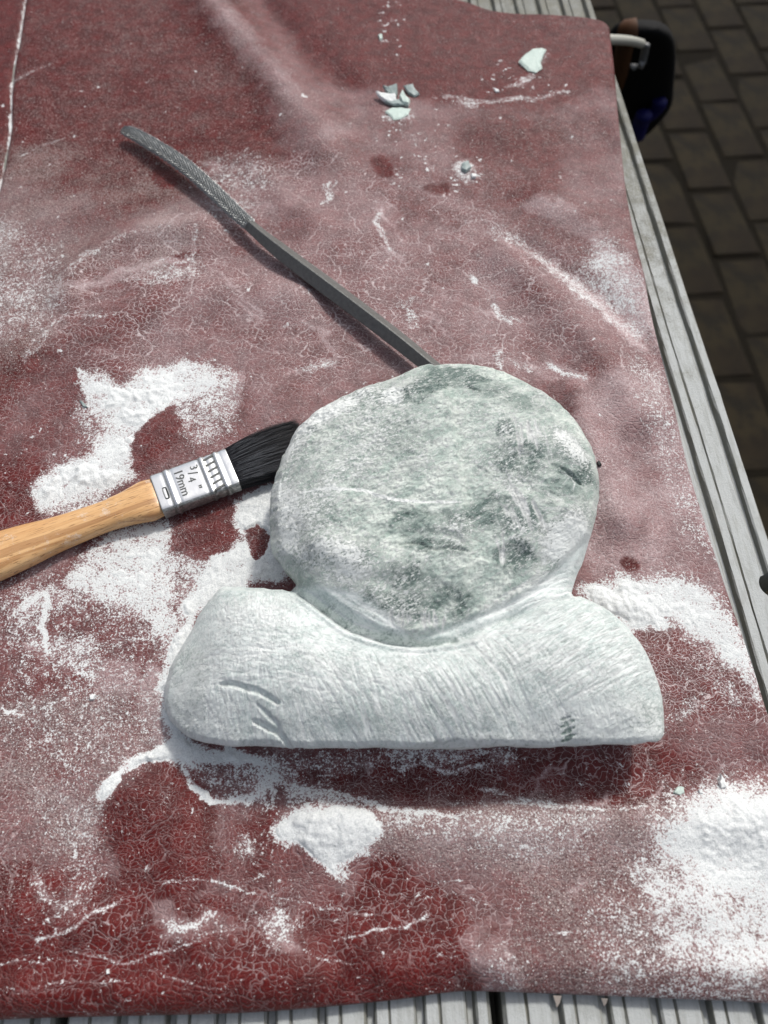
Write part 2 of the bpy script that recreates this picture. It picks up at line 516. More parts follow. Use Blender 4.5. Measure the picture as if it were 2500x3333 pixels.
def mat_brick():
    m = MT('old_paving_brick')
    oi = m.n('ShaderNodeObjectInfo')
    n1 = m.noise(0.03, 5, 0.6).outputs[0]; n2 = m.noise(0.25, 4, 0.7).outputs[0]
    c = m.mix(oi.outputs['Random'], (0.0175, 0.0135, 0.0066), (0.022, 0.0165, 0.0082))
    c = m.mix(m.rng(n1, 0.4, 0.65), c, (0.0095, 0.0078, 0.0048))
    c = m.mix(m.rng(m.noise(0.006, 3).outputs[0], 0.45, 0.6, 0, 0.6), c, (0.012, 0.008, 0.0045))
    c = m.mix(m.rng(n2, 0.66, 0.8, 0, 0.4), c, (0.06, 0.055, 0.042))
    return m.fin(c, 0.9, m.bump(n2, 2.0, 0.6), spec=0.15)


def mat_wood():
    m = MT('varnished_beech')
    co = m.co()
    wn = m.noise(0.03, 3, 0.5, m.scaled(co, (0.35, 1.0, 1.0)), 0.4)
    st = m.noise(0.9, 5, 0.65, m.scaled(co, (0.03, 1.0, 0.6))).outputs[0]
    st2 = m.noise(2.2, 3, 0.7, m.scaled(co, (0.06, 1.0, 0.8))).outputs[0]
    c = m.mix(m.rng(st, 0.35, 0.65), (0.60, 0.34, 0.145), (0.70, 0.44, 0.21))
    c = m.mix(m.rng(wn.outputs[0], 0.4, 0.65, 0, 0.45), c, (0.52, 0.26, 0.09))
    c = m.mix(m.rng(st2, 0.56, 0.66, 0, 0.8), c, (0.20, 0.085, 0.025))
    gr = m.noise(0.25, 3, 0.5, m.scaled(co, (0.04, 1.0, 0.6), (0, 0, 0.05), (9, 5, 0)), 0.8).outputs[0]
    c = m.mix(m.rng(gr, 0.56, 0.62, 0, 0.55), c, (0.28, 0.12, 0.04))
    ds = m.math('MAXIMUM', m.rng(m.noise(2.2, 3, 0.85).outputs[0], 0.64, 0.72, 0, 0.55), m.rng(m.math('ADD', m.noise(0.12, 4, 0.7).outputs[0], m.math('MULTIPLY', m.noise(1.6, 3, 0.8).outputs[0], 0.5)), 0.84, 0.98, 0, 0.45))
    c = m.mix(ds, c, (0.72, 0.70, 0.66))
    return m.fin(c, 0.33, m.bump(st2, 0.15, 0.5), spec=0.5, Coat_Weight=0.25, Coat_Roughness=0.2)


def mat_ferrule():
    m = MT('tinned_steel')
    n1 = m.noise(0.7, 5, 0.7).outputs[0]; n2 = m.noise(0.12, 4, 0.6).outputs[0]
    tcn = m.attr('painted_shade')  # darkens the metal where its sides and rib flanks look shaded
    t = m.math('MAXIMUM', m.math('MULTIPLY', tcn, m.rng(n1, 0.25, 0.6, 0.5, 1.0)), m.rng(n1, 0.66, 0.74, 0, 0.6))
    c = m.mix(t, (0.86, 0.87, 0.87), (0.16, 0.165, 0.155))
    ro = m.math('ADD', m.math('MULTIPLY', t, 0.3), m.math('MULTIPLY_ADD', n2, 0.2, 0.2))
    return m.fin(c, ro, m.bump(n2, 0.5, 0.25), metal=0.95)


def mat_file():
    m = MT('file_steel')
    n1 = m.noise(0.5, 5, 0.7).outputs[0]; n2 = m.noise(3.0, 3, 0.7).outputs[0]
    n3 = m.noise(0.6, 4, 0.7, m.scaled(m.co(), (2.5, 0.3, 1), (0, 0, 0.62))).outputs[0]
    c = m.mix(m.rng(n1, 0.3, 0.7), (0.19, 0.20, 0.20), (0.38, 0.39, 0.385))
    c = m.mix(m.rng(n2, 0.6, 0.74, 0, 0.55), c, (0.5, 0.52, 0.52))
    c = m.mix(m.rng(n3, 0.5, 0.75, 0, 0.25), c, (0.30, 0.30, 0.27))
    c = m.mix(m.attr('bare'), c, (0.10, 0.10, 0.092))
    return m.fin(c, 0.5, m.bump(m.math('ADD', n1, n3), 0.35, 0.7), metal=0.55)


M = dict(
    leather=mat_leather(), dust=mat_dust(), stone=mat_stone(), deck=mat_deck(), brick=mat_brick(),
    wood=mat_wood(), ferrule=mat_ferrule(), file=mat_file(),
    hair=mat_simple('black_bristle', (0.006, 0.006, 0.009), 0.38, spec=0.6),
    dusthair=mat_simple('powdered_bristle', (0.07, 0.075, 0.085), 0.6),
    teeth=mat_simple('bright_teeth', (0.22, 0.23, 0.23), 0.42, 0.6, var=(0.8, 0.5)),
    emboss=mat_simple('stamped_shade', (0.13, 0.135, 0.13), 0.45, 0.8),  # darker metal stands in for the dark reflections of the stamping
    mortar=mat_simple('dark_joint_soil', (0.0085, 0.007, 0.0045), 1.0, spec=0.1, bump=(0.2, 3.0), var=(0.05, 0.3)),
    beam=mat_simple('grey_timber', (0.16, 0.15, 0.12), 0.9, spec=0.2, bump=(0.1, 0.6), var=(0.05, 0.3)),
    black=mat_simple('black_nylon', (0.004, 0.004, 0.0045), 0.75, spec=0.15, bump=(0.6, 0.3)),
    blue=mat_simple('blue_trim', (0.003, 0.003, 0.075), 0.6, spec=0.3),
    steel=mat_simple('pale_steel', (0.78, 0.78, 0.70), 0.35, 0.6),
    orange=mat_simple('brown_wood_handle', (0.075, 0.028, 0.008), 0.6, spec=0.3, var=(0.08, 0.3)),
    clear=mat_simple('grey_buckle', (0.18, 0.18, 0.18), 0.4, 0.3),
    grit=mat_simple('stone_grit', (0.74, 0.76, 0.75), 0.8, spec=0.3, var=(0.5, 0.1)),
    chip=mat_simple('green_stone_chip', (0.50, 0.60, 0.55), 0.5, spec=0.4, bump=(0.8, 0.4), var=(0.5, 0.18)),
    chipd=mat_simple('grey_stone_chip', (0.27, 0.33, 0.32), 0.45, spec=0.5, bump=(0.8, 0.4), var=(0.5, 0.25)),
    seed=mat_simple('dark_fragment', (0.03, 0.03, 0.03), 0.6),
)

# ------------------------------------------------------------------ leather relief (mm)
TILT = math.radians(2.75)                     # the bench runs a little left of straight ahead
RIDGES = [  # (points in the picture, amplitude mm, half width mm)
    ([(430, -20), (520, 90), (620, 210), (700, 330)], 5.5, 17),
    ([(560, -20), (640, 90), (760, 190)], -2.4, 12),
    ([(1130, 520), (1250, 600), (1400, 730), (1460, 850)], -2.4, 7),
    ([(1090, 560), (1200, 660), (1300, 780), (1380, 900)], 4.0, 13),
    ([(1240, 860), (1265, 940), (1300, 1030), (1330, 1120)], 4.2, 9),
    ([(1180, 430), (1300, 500), (1380, 600)], 3.6, 15),
    ([(1000, 300), (1130, 330), (1300, 300)], -2.8, 17),
    ([(150, 640), (190, 560), (300, 510), (430, 500)], 3.2, 10),
    ([(60, 760), (250, 690), (450, 640), (640, 650)], 3.4, 15),
    ([(540, 330), (600, 420), (680, 480)], 1.6, 10),
    ([(700, 1770), (900, 1790), (1100, 1780), (1400, 1770), (1660, 1760)], 2.8, 11),
    ([(620, 1660), (900, 1690), (1200, 1710), (1500, 1690), (1660, 1660)], -2.2, 9),
    ([(250, 1700), (330, 1760), (400, 1860)], 2.0, 14),
    ([(60, 1980), (300, 2010), (560, 2060), (800, 2050)], 1.6, 8),
    ([(900, 2000), (1200, 2000), (1500, 1960)], 1.6, 12),
    ([(1020, 2060), (1090, 2120), (1120, 2200)], 1.8, 8),
    ([(700, 2060), (760, 2120), (800, 2200)], -1.5, 9),
    ([(-60, 2160), (300, 2150), (600, 2130), (850, 2105), (1100, 2085), (1400, 2095), (1700, 2110)], 1.8, 8),
    ([(560, 820), (640, 900), (650, 1000)], 1.2, 14),
    ([(0, 1130), (150, 1100), (330, 1080)], -1.2, 14),
]
RW = [(catmull(PP(p)[:, :2], 3, closed=False), a * 1.45, wd) for p, a, wd in RIDGES]
CREASE = catmull(PP([(60, -60), (46, 0), (37, 64), (22, 125), (17, 188), (15, 256), (4, 312), (-4, 360), (-40, 520), (-80, 720), (-140, 1000)])[:, :2], 4, closed=False)


def zl(x, y):
    x = np.asarray(x, float); y = np.asarray(y, float)
    z = fbm(x, y, 90, 3, 3) * 1.6 + fbm(x, y, 22, 3, 5) * 0.45
    for W, a, wd in RW:
        best = np.full(x.shape, 1e9)
        for i in range(len(W) - 1):
            d, _ = seg_dist(x, y, W[i], W[i + 1]); best = np.minimum(best, d)
        z = z + a * np.exp(-(best / wd) ** 2)
    # the far left drops away from the light
    z = z - 5.0 * sstep(-120, -260, x) * sstep(120, 320, y)
    # the folded seam on the far left: a groove with a rounded shoulder on its right
    cx = np.interp(y, CREASE[:, 1][::-1] if CREASE[0, 1] > CREASE[-1, 1] else CREASE[:, 1], CREASE[:, 0][::-1] if CREASE[0, 1] > CREASE[-1, 1] else CREASE[:, 0])
    dx = x - cx
    z = z + np.where(dx > 0, 3.0 * (1 - np.exp(-np.abs(dx) / 4.0)) * np.exp(-np.abs(dx) / 60.0), 0) - 2.0 * np.exp(-(dx / 1.8) ** 2)
    return z


# ------------------------------------------------------------------ dust map of the leather
cv = Canvas(-345, 215, -70, 665, 0.5, ['D', 'F', 'C', 'G', 'T'])
for c, v in (('F', 0.28), ('C', 0.35), ('G', 0.2)): cv.ch[c][:] = v
S, L_, B = cv.poly, cv.line, cv.blob
# --- film and grain, broad areas
S('G', [(-200, -100), (420, -100), (560, 120), (620, 330), (500, 480), (250, 560), (120, 760), (-200, 900)], 0.5, 60)
S('F', [(-200, -100), (420, -100), (560, 120), (620, 330), (500, 480), (250, 560), (120, 760), (-200, 900)], 0.03, 60)
S('C', [(-200, -100), (420, -100), (640, 330), (420, 440), (180, 560), (60, 760), (-200, 900)], 0.0, 40)
S('G', [(-200, 320), (230, 330), (420, 420), (330, 520), (160, 600), (100, 760), (-200, 860)], 0.88, 50)
S('F', [(-200, 380), (200, 420), (330, 500), (160, 600), (60, 720), (-200, 760)], 0.30, 50)
L_('F', [(430, -10), (520, 90), (640, 240)], 46, 0.42, 40)
S('F', [(560, -60), (840, -60), (900, 60), (1000, 190), (700, 170), (620, 60)], 0.07, 30)
S('F', [(820, -10), (1330, 40), (1340, 190), (1150, 230), (830, 190)], 0.08, 25)
S('G', [(600, -60), (1330, 20), (1340, 190), (830, 200), (640, 150)], 0.12, 30)
S('C', [(600, -60), (1330, 20), (1340, 320), (830, 300), (640, 150)], 0.10, 30)
S('F', [(700, 190), (1020, 240), (1000, 380), (820, 330), (640, 330), (600, 240)], 0.36, 40)
S('G', [(640, 200), (1020, 240), (1330, 260), (1360, 560), (1000, 470), (820, 330), (620, 330)], 0.45, 40)
S('F', [(1010, 260), (1220, 270), (1230, 400), (1130, 440), (1000, 380)], 0.14, 30)
S('F', [(1230, 210), (1350, 220), (1380, 540), (1240, 480)], 0.34, 30)
S('F', [(400, 420), (800, 380), (1100, 480), (1400, 620), (1480, 900), (1300, 800), (1100, 820), (820, 780), (560, 800), (160, 800), (130, 600)], 0.38, 40)
S('C', [(360, 470), (560, 360), (800, 350), (1060, 460), (1400, 680), (1480, 900), (1560, 1200), (1260, 1200), (1240, 860), (1100, 820), (820, 800), (560, 850), (150, 790), (140, 600)], 0.95, 30)
S('F', [(140, 560), (330, 520), (420, 600), (300, 740), (150, 760), (110, 660)], 0.22, 20)
S('G', [(250, 490), (420, 480), (430, 570), (260, 610)], 0.8, 20)
S('F', [(1240, 850), (1450, 860), (1560, 1150), (1540, 1280), (1280, 1240)], 0.58, 30)
S('C', [(1350, 900), (1470, 900), (1560, 1200), (1400, 1220)], 0.5, 30)
S('F', [(560, 820), (800, 780), (900, 800), (640, 920), (560, 930)], 0.4, 25)
# bare red places
for u, v, a, b, an in [(355, 380, 28, 19, 20), (824, 362, 28, 21, 20), (945, 402, 24, 10, 10), (1362, 1214, 26, 15, 5), (400, 560, 40, 15, -20)]:
    for c, val in (('D', 0), ('F', 0.06), ('G', 0.05), ('C', 0.1)): B(c, u, v, a, b, val, an)
for pts, f in [
    ([(790, 400), (900, 410), (1000, 470), (960, 480), (840, 440)], 0.16),
    ([(110, 840), (180, 790), (300, 800), (240, 880), (120, 900)], 0.2),
    ([(-60, 1010), (90, 1010), (100, 1060), (60, 1130), (-60, 1140)], 0.06),
    ([(285, 960), (370, 885), (385, 930), (350, 1000), (300, 1020)], 0.10),
    ([(385, 1090), (500, 1085), (505, 1160), (450, 1215), (395, 1180)], 0.10),
    ([(530, 1150), (580, 1140), (590, 1195), (550, 1210)], 0.10),
    ([(40, 1330), (200, 1290), (330, 1400), (300, 1560), (60, 1600)], 0.2),
    ([(1370, 1375), (1430, 1350), (1520, 1400), (1600, 1450), (1640, 1560), (1450, 1530), (1440, 1470)], 0.14),
    ([(420, 1640), (800, 1625), (1250, 1620), (1430, 1610), (1550, 1690), (1400, 1740), (1100, 1740), (850, 1700), (600, 1660)], 0.08),
    ([(260, 1680), (390, 1650), (440, 1710), (480, 1790), (440, 1920), (300, 1930), (225, 1820)], 0.03),
    ([(-60, 1870), (220, 1900), (500, 1960), (700, 1960), (820, 1850), (900, 1900), (1080, 2020), (1060, 2230), (-60, 2260)], 0.03),
    ([(1130, 2030), (1290, 2010), (1330, 2120), (1130, 2180)], 0.06),
    ([(520, 1770), (600, 1760), (610, 1840), (540, 1900)], 0.10),
]:
    sft = 40 if f == 0.03 and len(pts) > 9 else (12 if f == 0.03 else 24)
    S('F', pts, f, sft); S('G', pts, 0.18, sft)
S('C', [(360, 1620), (1430, 1600), (1660, 1500), (1660, 1700), (1400, 1750), (900, 1720), (480, 1700)], 0.5, 20)
S('C', [(1370, 1375), (1430, 1350), (1600, 1450), (1660, 1560), (1450, 1540)], 1.0, 10)
S('C', [(240, 1680), (480, 1690), (500, 1900), (230, 1880)], 0.30, 12)
S('C', [(150, 1900), (450, 1870), (850, 1850), (1100, 1900), (1250, 1960), (1080, 2140), (700, 2100), (300, 2080), (140, 2020)], 0.36, 25)
S('C', [(-60, 2050), (600, 2100), (1080, 2100), (1080, 2260), (-60, 2260)], 0.22, 20)
S('C', [(1100, 1900), (1400, 1900), (1300, 2080), (1120, 2120)], 0.38, 20)
# lower left speckled slope
for c, val in (('G', 0.85), ('F', 0.30)):
    S(c, [(-60, 1560), (330, 1480), (420, 1600), (240, 1720), (220, 1840), (120, 1860), (-60, 1790)], val, 35)
S('G', [(-60, 1700), (60, 1720), (90, 1900), (-60, 1960)], 0.5, 30)
S('G', [(700, 1740), (1660, 1760), (1660, 2230), (1130, 2230), (1100, 2100), (1100, 1900), (850, 1850)], 0.95, 30)
S('F', [(640, 1740), (1660, 1760), (1660, 1900), (1250, 1920), (1000, 1880), (850, 1830)], 0.38, 30)
S('F', [(1150, 1900), (1400, 1880), (1450, 2150), (1100, 2150)], 0.25, 30)
S('F', [(1010, 2040), (1100, 2030), (1120, 2180), (1040, 2190)], 0.38, 15)

# --- loose powder: (density, feather, points)
POLYS = [
    # cloud above the brush
    (1.05, 10, [(170, 812), (230, 815), (262, 835), (330, 800), (420, 782), (470, 800), (465, 840), (400, 870), (345, 900), (300, 960), (275, 1010), (200, 1010), (205, 950), (215, 915), (195, 870)]),
    (0.62, 16, [(380, 785), (500, 800), (520, 860), (480, 960), (400, 960), (385, 900), (430, 850)]),
    (0.85, 6, [(385, 885), (410, 882), (415, 910), (400, 925), (390, 915)]),
    (1.1, 8, [(70, 1045), (100, 1020), (150, 1000), (270, 990), (300, 1015), (285, 1045), (200, 1075), (90, 1105), (75, 1080)]),
    (0.55, 14, [(165, 870), (210, 880), (205, 960), (170, 940)]),
    # below the brush
    (0.95, 12, [(240, 1150), (330, 1125), (370, 1150), (380, 1210), (390, 1290), (340, 1330), (310, 1290), (240, 1270), (140, 1260), (170, 1220)]),
    (0.85, 12, [(160, 1230), (280, 1260), (380, 1300), (400, 1370), (350, 1385), (290, 1330), (180, 1290)]),
    (0.7, 12, [(400, 1180), (470, 1230), (400, 1330), (390, 1260)]),
    (0.6, 20, [(0, 1290), (120, 1250), (170, 1300), (30, 1380)]),
    (0.62, 18, [(60, 1390), (180, 1370), (240, 1440), (200, 1480), (100, 1450)]),
    (0.36, 20, [(72, 1700), (150, 1690), (234, 1730), (225, 1840), (120, 1830)]),
    (0.5, 10, [(227, 1552), (260, 1545), (290, 1565), (275, 1585), (235, 1575)]),
    (0.9, 7, [(562, 1634), (595, 1632), (600, 1745), (572, 1735)]),
    (0.5, 12, [(135, 1395), (160, 1400), (165, 1425), (140, 1425)]),
    (0.36, 30, [(0, 1260), (160, 1220), (360, 1300), (400, 1400), (330, 1640), (200, 1690), (60, 1640), (0, 1560)]),
    (0.42, 16, [(330, 1400), (352, 1380), (345, 1520), (400, 1620), (330, 1600)]),
    (0.75, 6, [(947, 1612), (990, 1612), (985, 1638), (955, 1636)]),
    (0.65, 6, [(1048, 1614), (1114, 1612), (1100, 1650), (1060, 1655)]),
    (0.8, 16, [(1440, 1290), (1560, 1290), (1620, 1400), (1630, 1460), (1560, 1420), (1470, 1370)]),
    # big white field between brush, head and base
    (1.25, 6, [(495, 1100), (560, 1065), (600, 1060), (620, 1250), (560, 1262), (455, 1290), (405, 1370), (400, 1310), (420, 1260), (470, 1200), (520, 1160)]),
    (1.25, 7, [(352, 1430), (380, 1370), (420, 1340), (420, 1500), (400, 1600), (440, 1660), (395, 1650), (345, 1560), (340, 1480)]),
    # lower left tongue
    (1.25, 5, [(395, 1590), (330, 1615), (275, 1650), (215, 1700), (220, 1735), (250, 1720), (285, 1680), (350, 1652), (430, 1650), (560, 1645), (600, 1640), (540, 1618), (450, 1615)]),
    (0.5, 14, [(400, 1640), (580, 1650), (560, 1720), (440, 1700)]),
    (0.85, 8, [(560, 1650), (620, 1645), (690, 1680), (760, 1720), (830, 1745), (720, 1750), (640, 1740), (600, 1750), (545, 1730)]),
    (1.35, 6, [(620, 1755), (700, 1745), (800, 1760), (830, 1795), (790, 1840), (745, 1850), (730, 1900), (700, 1885), (660, 1835), (600, 1810)]),
    (0.8, 8, [(500, 1835), (530, 1800), (545, 1820), (560, 1835), (530, 1850)]),
    (0.5, 10, [(570, 1620), (800, 1618), (820, 1660), (640, 1670)]),
    (0.75, 9, [(830, 1612), (1000, 1612), (1060, 1630), (960, 1650), (850, 1640)]),
    (0.72, 14, [(850, 1745), (1000, 1775), (1010, 1810), (900, 1800), (820, 1780)]),
    (0.48, 24, [(1000, 1755), (1300, 1750), (1250, 1850), (1050, 1850)]),
    # right heaps
    (1.3, 7, [(1255, 1275), (1300, 1258), (1400, 1268), (1440, 1330), (1430, 1375), (1370, 1365), (1320, 1320)]),
    (1.15, 14, [(1290, 1255), (1450, 1240), (1560, 1290), (1610, 1380), (1630, 1450), (1570, 1430), (1500, 1380), (1440, 1340), (1330, 1290)]),
    (0.9, 10, [(1530, 1380), (1600, 1360), (1655, 1480), (1650, 1560), (1610, 1480)]),
    (0.7, 10, [(1440, 1545), (1490, 1510), (1560, 1495), (1500, 1545), (1445, 1570)]),
    (1.12, 44, [(1430, 1740), (1560, 1705), (1720, 1700), (1720, 1980), (1560, 1950), (1440, 1870), (1410, 1800)]),
    (0.82, 36, [(1380, 1850), (1500, 1900), (1720, 1960), (1720, 2110), (1560, 2130), (1440, 2060), (1380, 1950)]),
    (0.46, 30, [(1300, 1900), (1450, 2050), (1720, 2130), (1720, 2190), (1400, 2190), (1280, 2080)]),
    (0.42, 20, [(1050, 2060), (1110, 2060), (1120, 2170), (1060, 2180)]),
    # upper right streaks
    (0.8, 12, [(1120, 520), (1180, 545), (1260, 600), (1290, 640), (1380, 740), (1320, 700), (1240, 650), (1180, 590)]),
    (0.62, 22, [(1250, 560), (1310, 520), (1370, 590), (1410, 700), (1380, 730), (1300, 650)]),
    (0.5, 16, [(1060, 480), (1120, 490), (1140, 530), (1080, 530)]),
    (0.45, 20, [(1350, 780), (1430, 780), (1480, 950), (1560, 1180), (1500, 1180), (1420, 1000)]),
    (0.7, 8, [(960, 204), (1000, 212), (1045, 220), (1020, 235), (1000, 232), (985, 218)]),
    (0.75, 8, [(990, 350), (1015, 345), (1030, 380), (1010, 398), (985, 390), (980, 365)]),
    (0.7, 6, [(830, 240), (885, 236), (885, 258), (850, 268)]),
    (0.4, 14, [(430, 430), (520, 420), (560, 460), (480, 490)]),
    (0.45, 12, [(280, 600), (420, 540), (430, 600), (330, 625)]),
    (0.42, 18, [(420, 350), (560, 340), (600, 400), (520, 430)]),
    (0.40, 26, [(-60, 480), (60, 480), (150, 560), (120, 700), (-60, 740)]),
    # bottom smudges
    (0.62, 10, [(560, 1980), (620, 1960), (640, 2010), (600, 2050), (570, 2030)]),
    (0.5, 12, [(380, 2005), (450, 1985), (455, 2010), (400, 2040)]),
    (1.0, 5, [(80, 1870), (95, 1885), (105, 1925), (135, 1950), (172, 1942), (150, 1962), (110, 1955), (82, 1920)]),
    (0.40, 14, [(170, 1840), (230, 1830), (200, 1950), (120, 1990)]),
    (0.75, 10, [(160, 1090), (240, 1075), (240, 1100), (120, 1130)]),
]
def blur(A, r, n=2):
    for _ in range(n):
        for ax_ in (0, 1):
            c = np.cumsum(np.pad(A, [(r + 1, r) if a_ == ax_ else (0, 0) for a_ in (0, 1)], mode='edge'), axis=ax_, dtype=np.float64)
            A = (np.take(c, range(2 * r + 1, c.shape[ax_]), ax_) - np.take(c, range(0, c.shape[ax_] - 2 * r - 1), ax_)) / (2 * r + 1)
    return A.astype(np.float32)


crisp = lambda v, f: v > 1.2 and f < 10
for val, fe, pts in POLYS:
    if not crisp(val, fe): S('D', pts, val, fe * 1.5 + 3, 'max')
cv.ch['D'][:] = 0.35 * cv.ch['D'] + 0.38 * blur(cv.ch['D'], 5) + 0.27 * blur(cv.ch['D'], 13)
for val, fe, pts in POLYS:
    if crisp(val, fe): S('D', pts, val, fe * 3.0, 'max')
# cleared places within the powder
for val, fe, pts in [
    (0.0, 6, [(285, 965), (340, 905), (378, 880), (385, 930), (350, 1000), (300, 1022)]),
    (0.05, 6, [(385, 1095), (480, 1088), (500, 1120), (490, 1180), (440, 1215), (395, 1190)]),
    (0.05, 5, [(530, 1150), (575, 1142), (582, 1180), (560, 1207), (540, 1195)]),
    (0.0, 5, [(262, 1690), (300, 1665), (380, 1655), (400, 1690), (480, 1790), (500, 1830), (300, 1930), (225, 1830)]),
    (0.15, 5, [(580, 1710), (615, 1705), (620, 1745), (590, 1760)]),
    (0.2, 6, [(650, 1660), (700, 1670), (690, 1700), (650, 1695)]),
    (0.15, 9, [(1366, 1375), (1430, 1350), (1470, 1390), (1520, 1395), (1545, 1430), (1600, 1455), (1655, 1560), (1480, 1500), (1440, 1510), (1415, 1440)]),
]: S('D', pts, val, fe, 'set')
LINES = [  # width, value, feather, points
    (12, 0.9, 8, [(172, 800), (190, 850), (215, 910)]),
    (10, 1.1, 5, [(95, 1270), (100, 1330), (97, 1400)]),
    (12, 0.95, 6, [(95, 1270), (60, 1300), (25, 1340)]),
    (7, 0.95, 4, [(0, 1520), (15, 1550), (55, 1552)]),
    (9, 1.25, 3, [(398, 1648), (410, 1690), (440, 1725), (470, 1745)]),
    (12, 1.0, 6, [(470, 1738), (530, 1722), (580, 1718)]),
    (9, 0.9, 5, [(590, 1650), (600, 1700), (585, 1760)]),
    (7, 0.9, 5, [(690, 1690), (760, 1725), (900, 1755), (1040, 1762)]),
    (5, 0.85, 4, [(1040, 1705), (1180, 1735), (1300, 1748), (1450, 1735)]),
    (5, 0.8, 4, [(960, 1735), (1100, 1735), (1200, 1745)]),
    (4, 0.85, 3, [(1240, 1682), (1285, 1680)]), (4, 0.8, 3, [(1250, 1692), (1280, 1694)]),
    (7, 0.7, 5, [(860, 1655), (960, 1660), (1050, 1665)]),
    (6, 0.8, 5, [(715, 400), (705, 430), (697, 445)]), (5, 0.6, 4, [(725, 395), (710, 440)]),
    (8, 0.65, 5, [(820, 455), (818, 500), (850, 545)]), (8, 0.6, 5, [(885, 640), (880, 670), (888, 700)]),
    (7, 0.55, 5, [(860, 640), (905, 700)]),
    (12, 0.75, 7, [(1080, 758), (1078, 800)]), (9, 0.75, 6, [(1180, 790), (1215, 805), (1260, 825)]),
    (7, 0.6, 5, [(1110, 780), (1125, 805)]), (7, 0.6, 5, [(1130, 785), (1150, 810)]),
    (9, 0.8, 6, [(1010, 590), (1030, 610)]), (10, 0.75, 6, [(1060, 650), (1080, 680), (1100, 700)]), (6, 0.6, 5, [(1095, 680), (1130, 695)]),
    (8, 0.75, 5, [(395, 880), (410, 900)]), (8, 0.45, 7, [(250, 700), (140, 690), (70, 760)]),
    (6, 0.55, 5, [(430, 500), (420, 560), (415, 600)]), (6, 0.5, 6, [(130, 650), (140, 600), (200, 560), (300, 510)]),
    (8, 0.5, 8, [(60, 790), (100, 740), (80, 700)]),
    (9, 0.55, 6, [(640, 800), (680, 790), (720, 775)]),
    (5, 0.9, 3, [(80, 2030), (130, 2018), (170, 2000), (200, 1970), (260, 1950), (270, 1942)]),
    (4, 0.75, 3, [(0, 2090), (60, 2075), (100, 2080), (130, 2068), (200, 2090)]),
    (4, 0.8, 3, [(150, 2052), (200, 2065), (245, 2080), (285, 2082), (320, 2065), (400, 2045), (470, 2015), (540, 2008)]),
    (3.5, 0.7, 3, [(0, 2140), (150, 2125), (280, 2125)]), (3.5, 0.6, 3, [(320, 2090), (440, 2130), (560, 2140)]),
    (4, 0.85, 3, [(350, 1910), (420, 1902), (470, 1908), (560, 1930), (640, 1945), (700, 1955)]),
    (4, 0.8, 3, [(680, 1960), (730, 1965), (780, 1978), (830, 1972)]),
    (4, 0.85, 3, [(720, 2036), (780, 2020), (829, 2010), (880, 2000), (930, 1975)]),
    (4, 0.7, 3, [(560, 2000), (640, 2040), (700, 2070), (760, 2085)]),
    (4, 0.7, 3, [(900, 1950), (980, 1930), (1060, 1955), (1130, 1960), (1180, 1935)]),
    (4, 0.8, 3, [(1130, 2024), (1200, 2015), (1280, 2012)]), (3.5, 0.6, 3, [(920, 2000), (960, 2035), (1050, 2040)]),
    (3.5, 0.6, 3, [(600, 2125), (650, 2127), (700, 2120)]), (3.5, 0.7, 3, [(880, 1955), (940, 1910), (1000, 1905)]),
    (3.5, 0.6, 3, [(480, 1935), (540, 1900), (600, 1880)]), (4, 0.6, 3, [(190, 1905), (245, 1880)]),
    (4.5, 0.85, 3, [(160, 1815), (165, 1850), (150, 1880)]),
    (12, 0.75, 7, [(360, 1995), (420, 2000), (470, 1985)]),
    (5, 0.55, 4, [(15, 170), (60, 150), (110, 130)]), (4, 0.5, 4, [(35, 330), (80, 310), (140, 290)]),
    (30, 0.42, 16, [(1480, 1290), (1560, 1480), (1600, 1530)]),
    (10, 0.95, 5, [(157, 1452), (175, 1462), (204, 1462)]),
    (8, 0.55, 6, [(955, 205), (1000, 212), (1060, 222), (1160, 208), (1230, 190)]),
    (6, 0.5, 6, [(1100, 190), (1150, 160), (1185, 110)]),
]
for wd, val, fe, pts in LINES: L_('D' if wd > 5 else 'T', pts, wd if wd > 5 else wd * 0.85, val * (0.92 if wd > 5 else 0.8), fe * (1.0 if wd < 5 else 1.9))
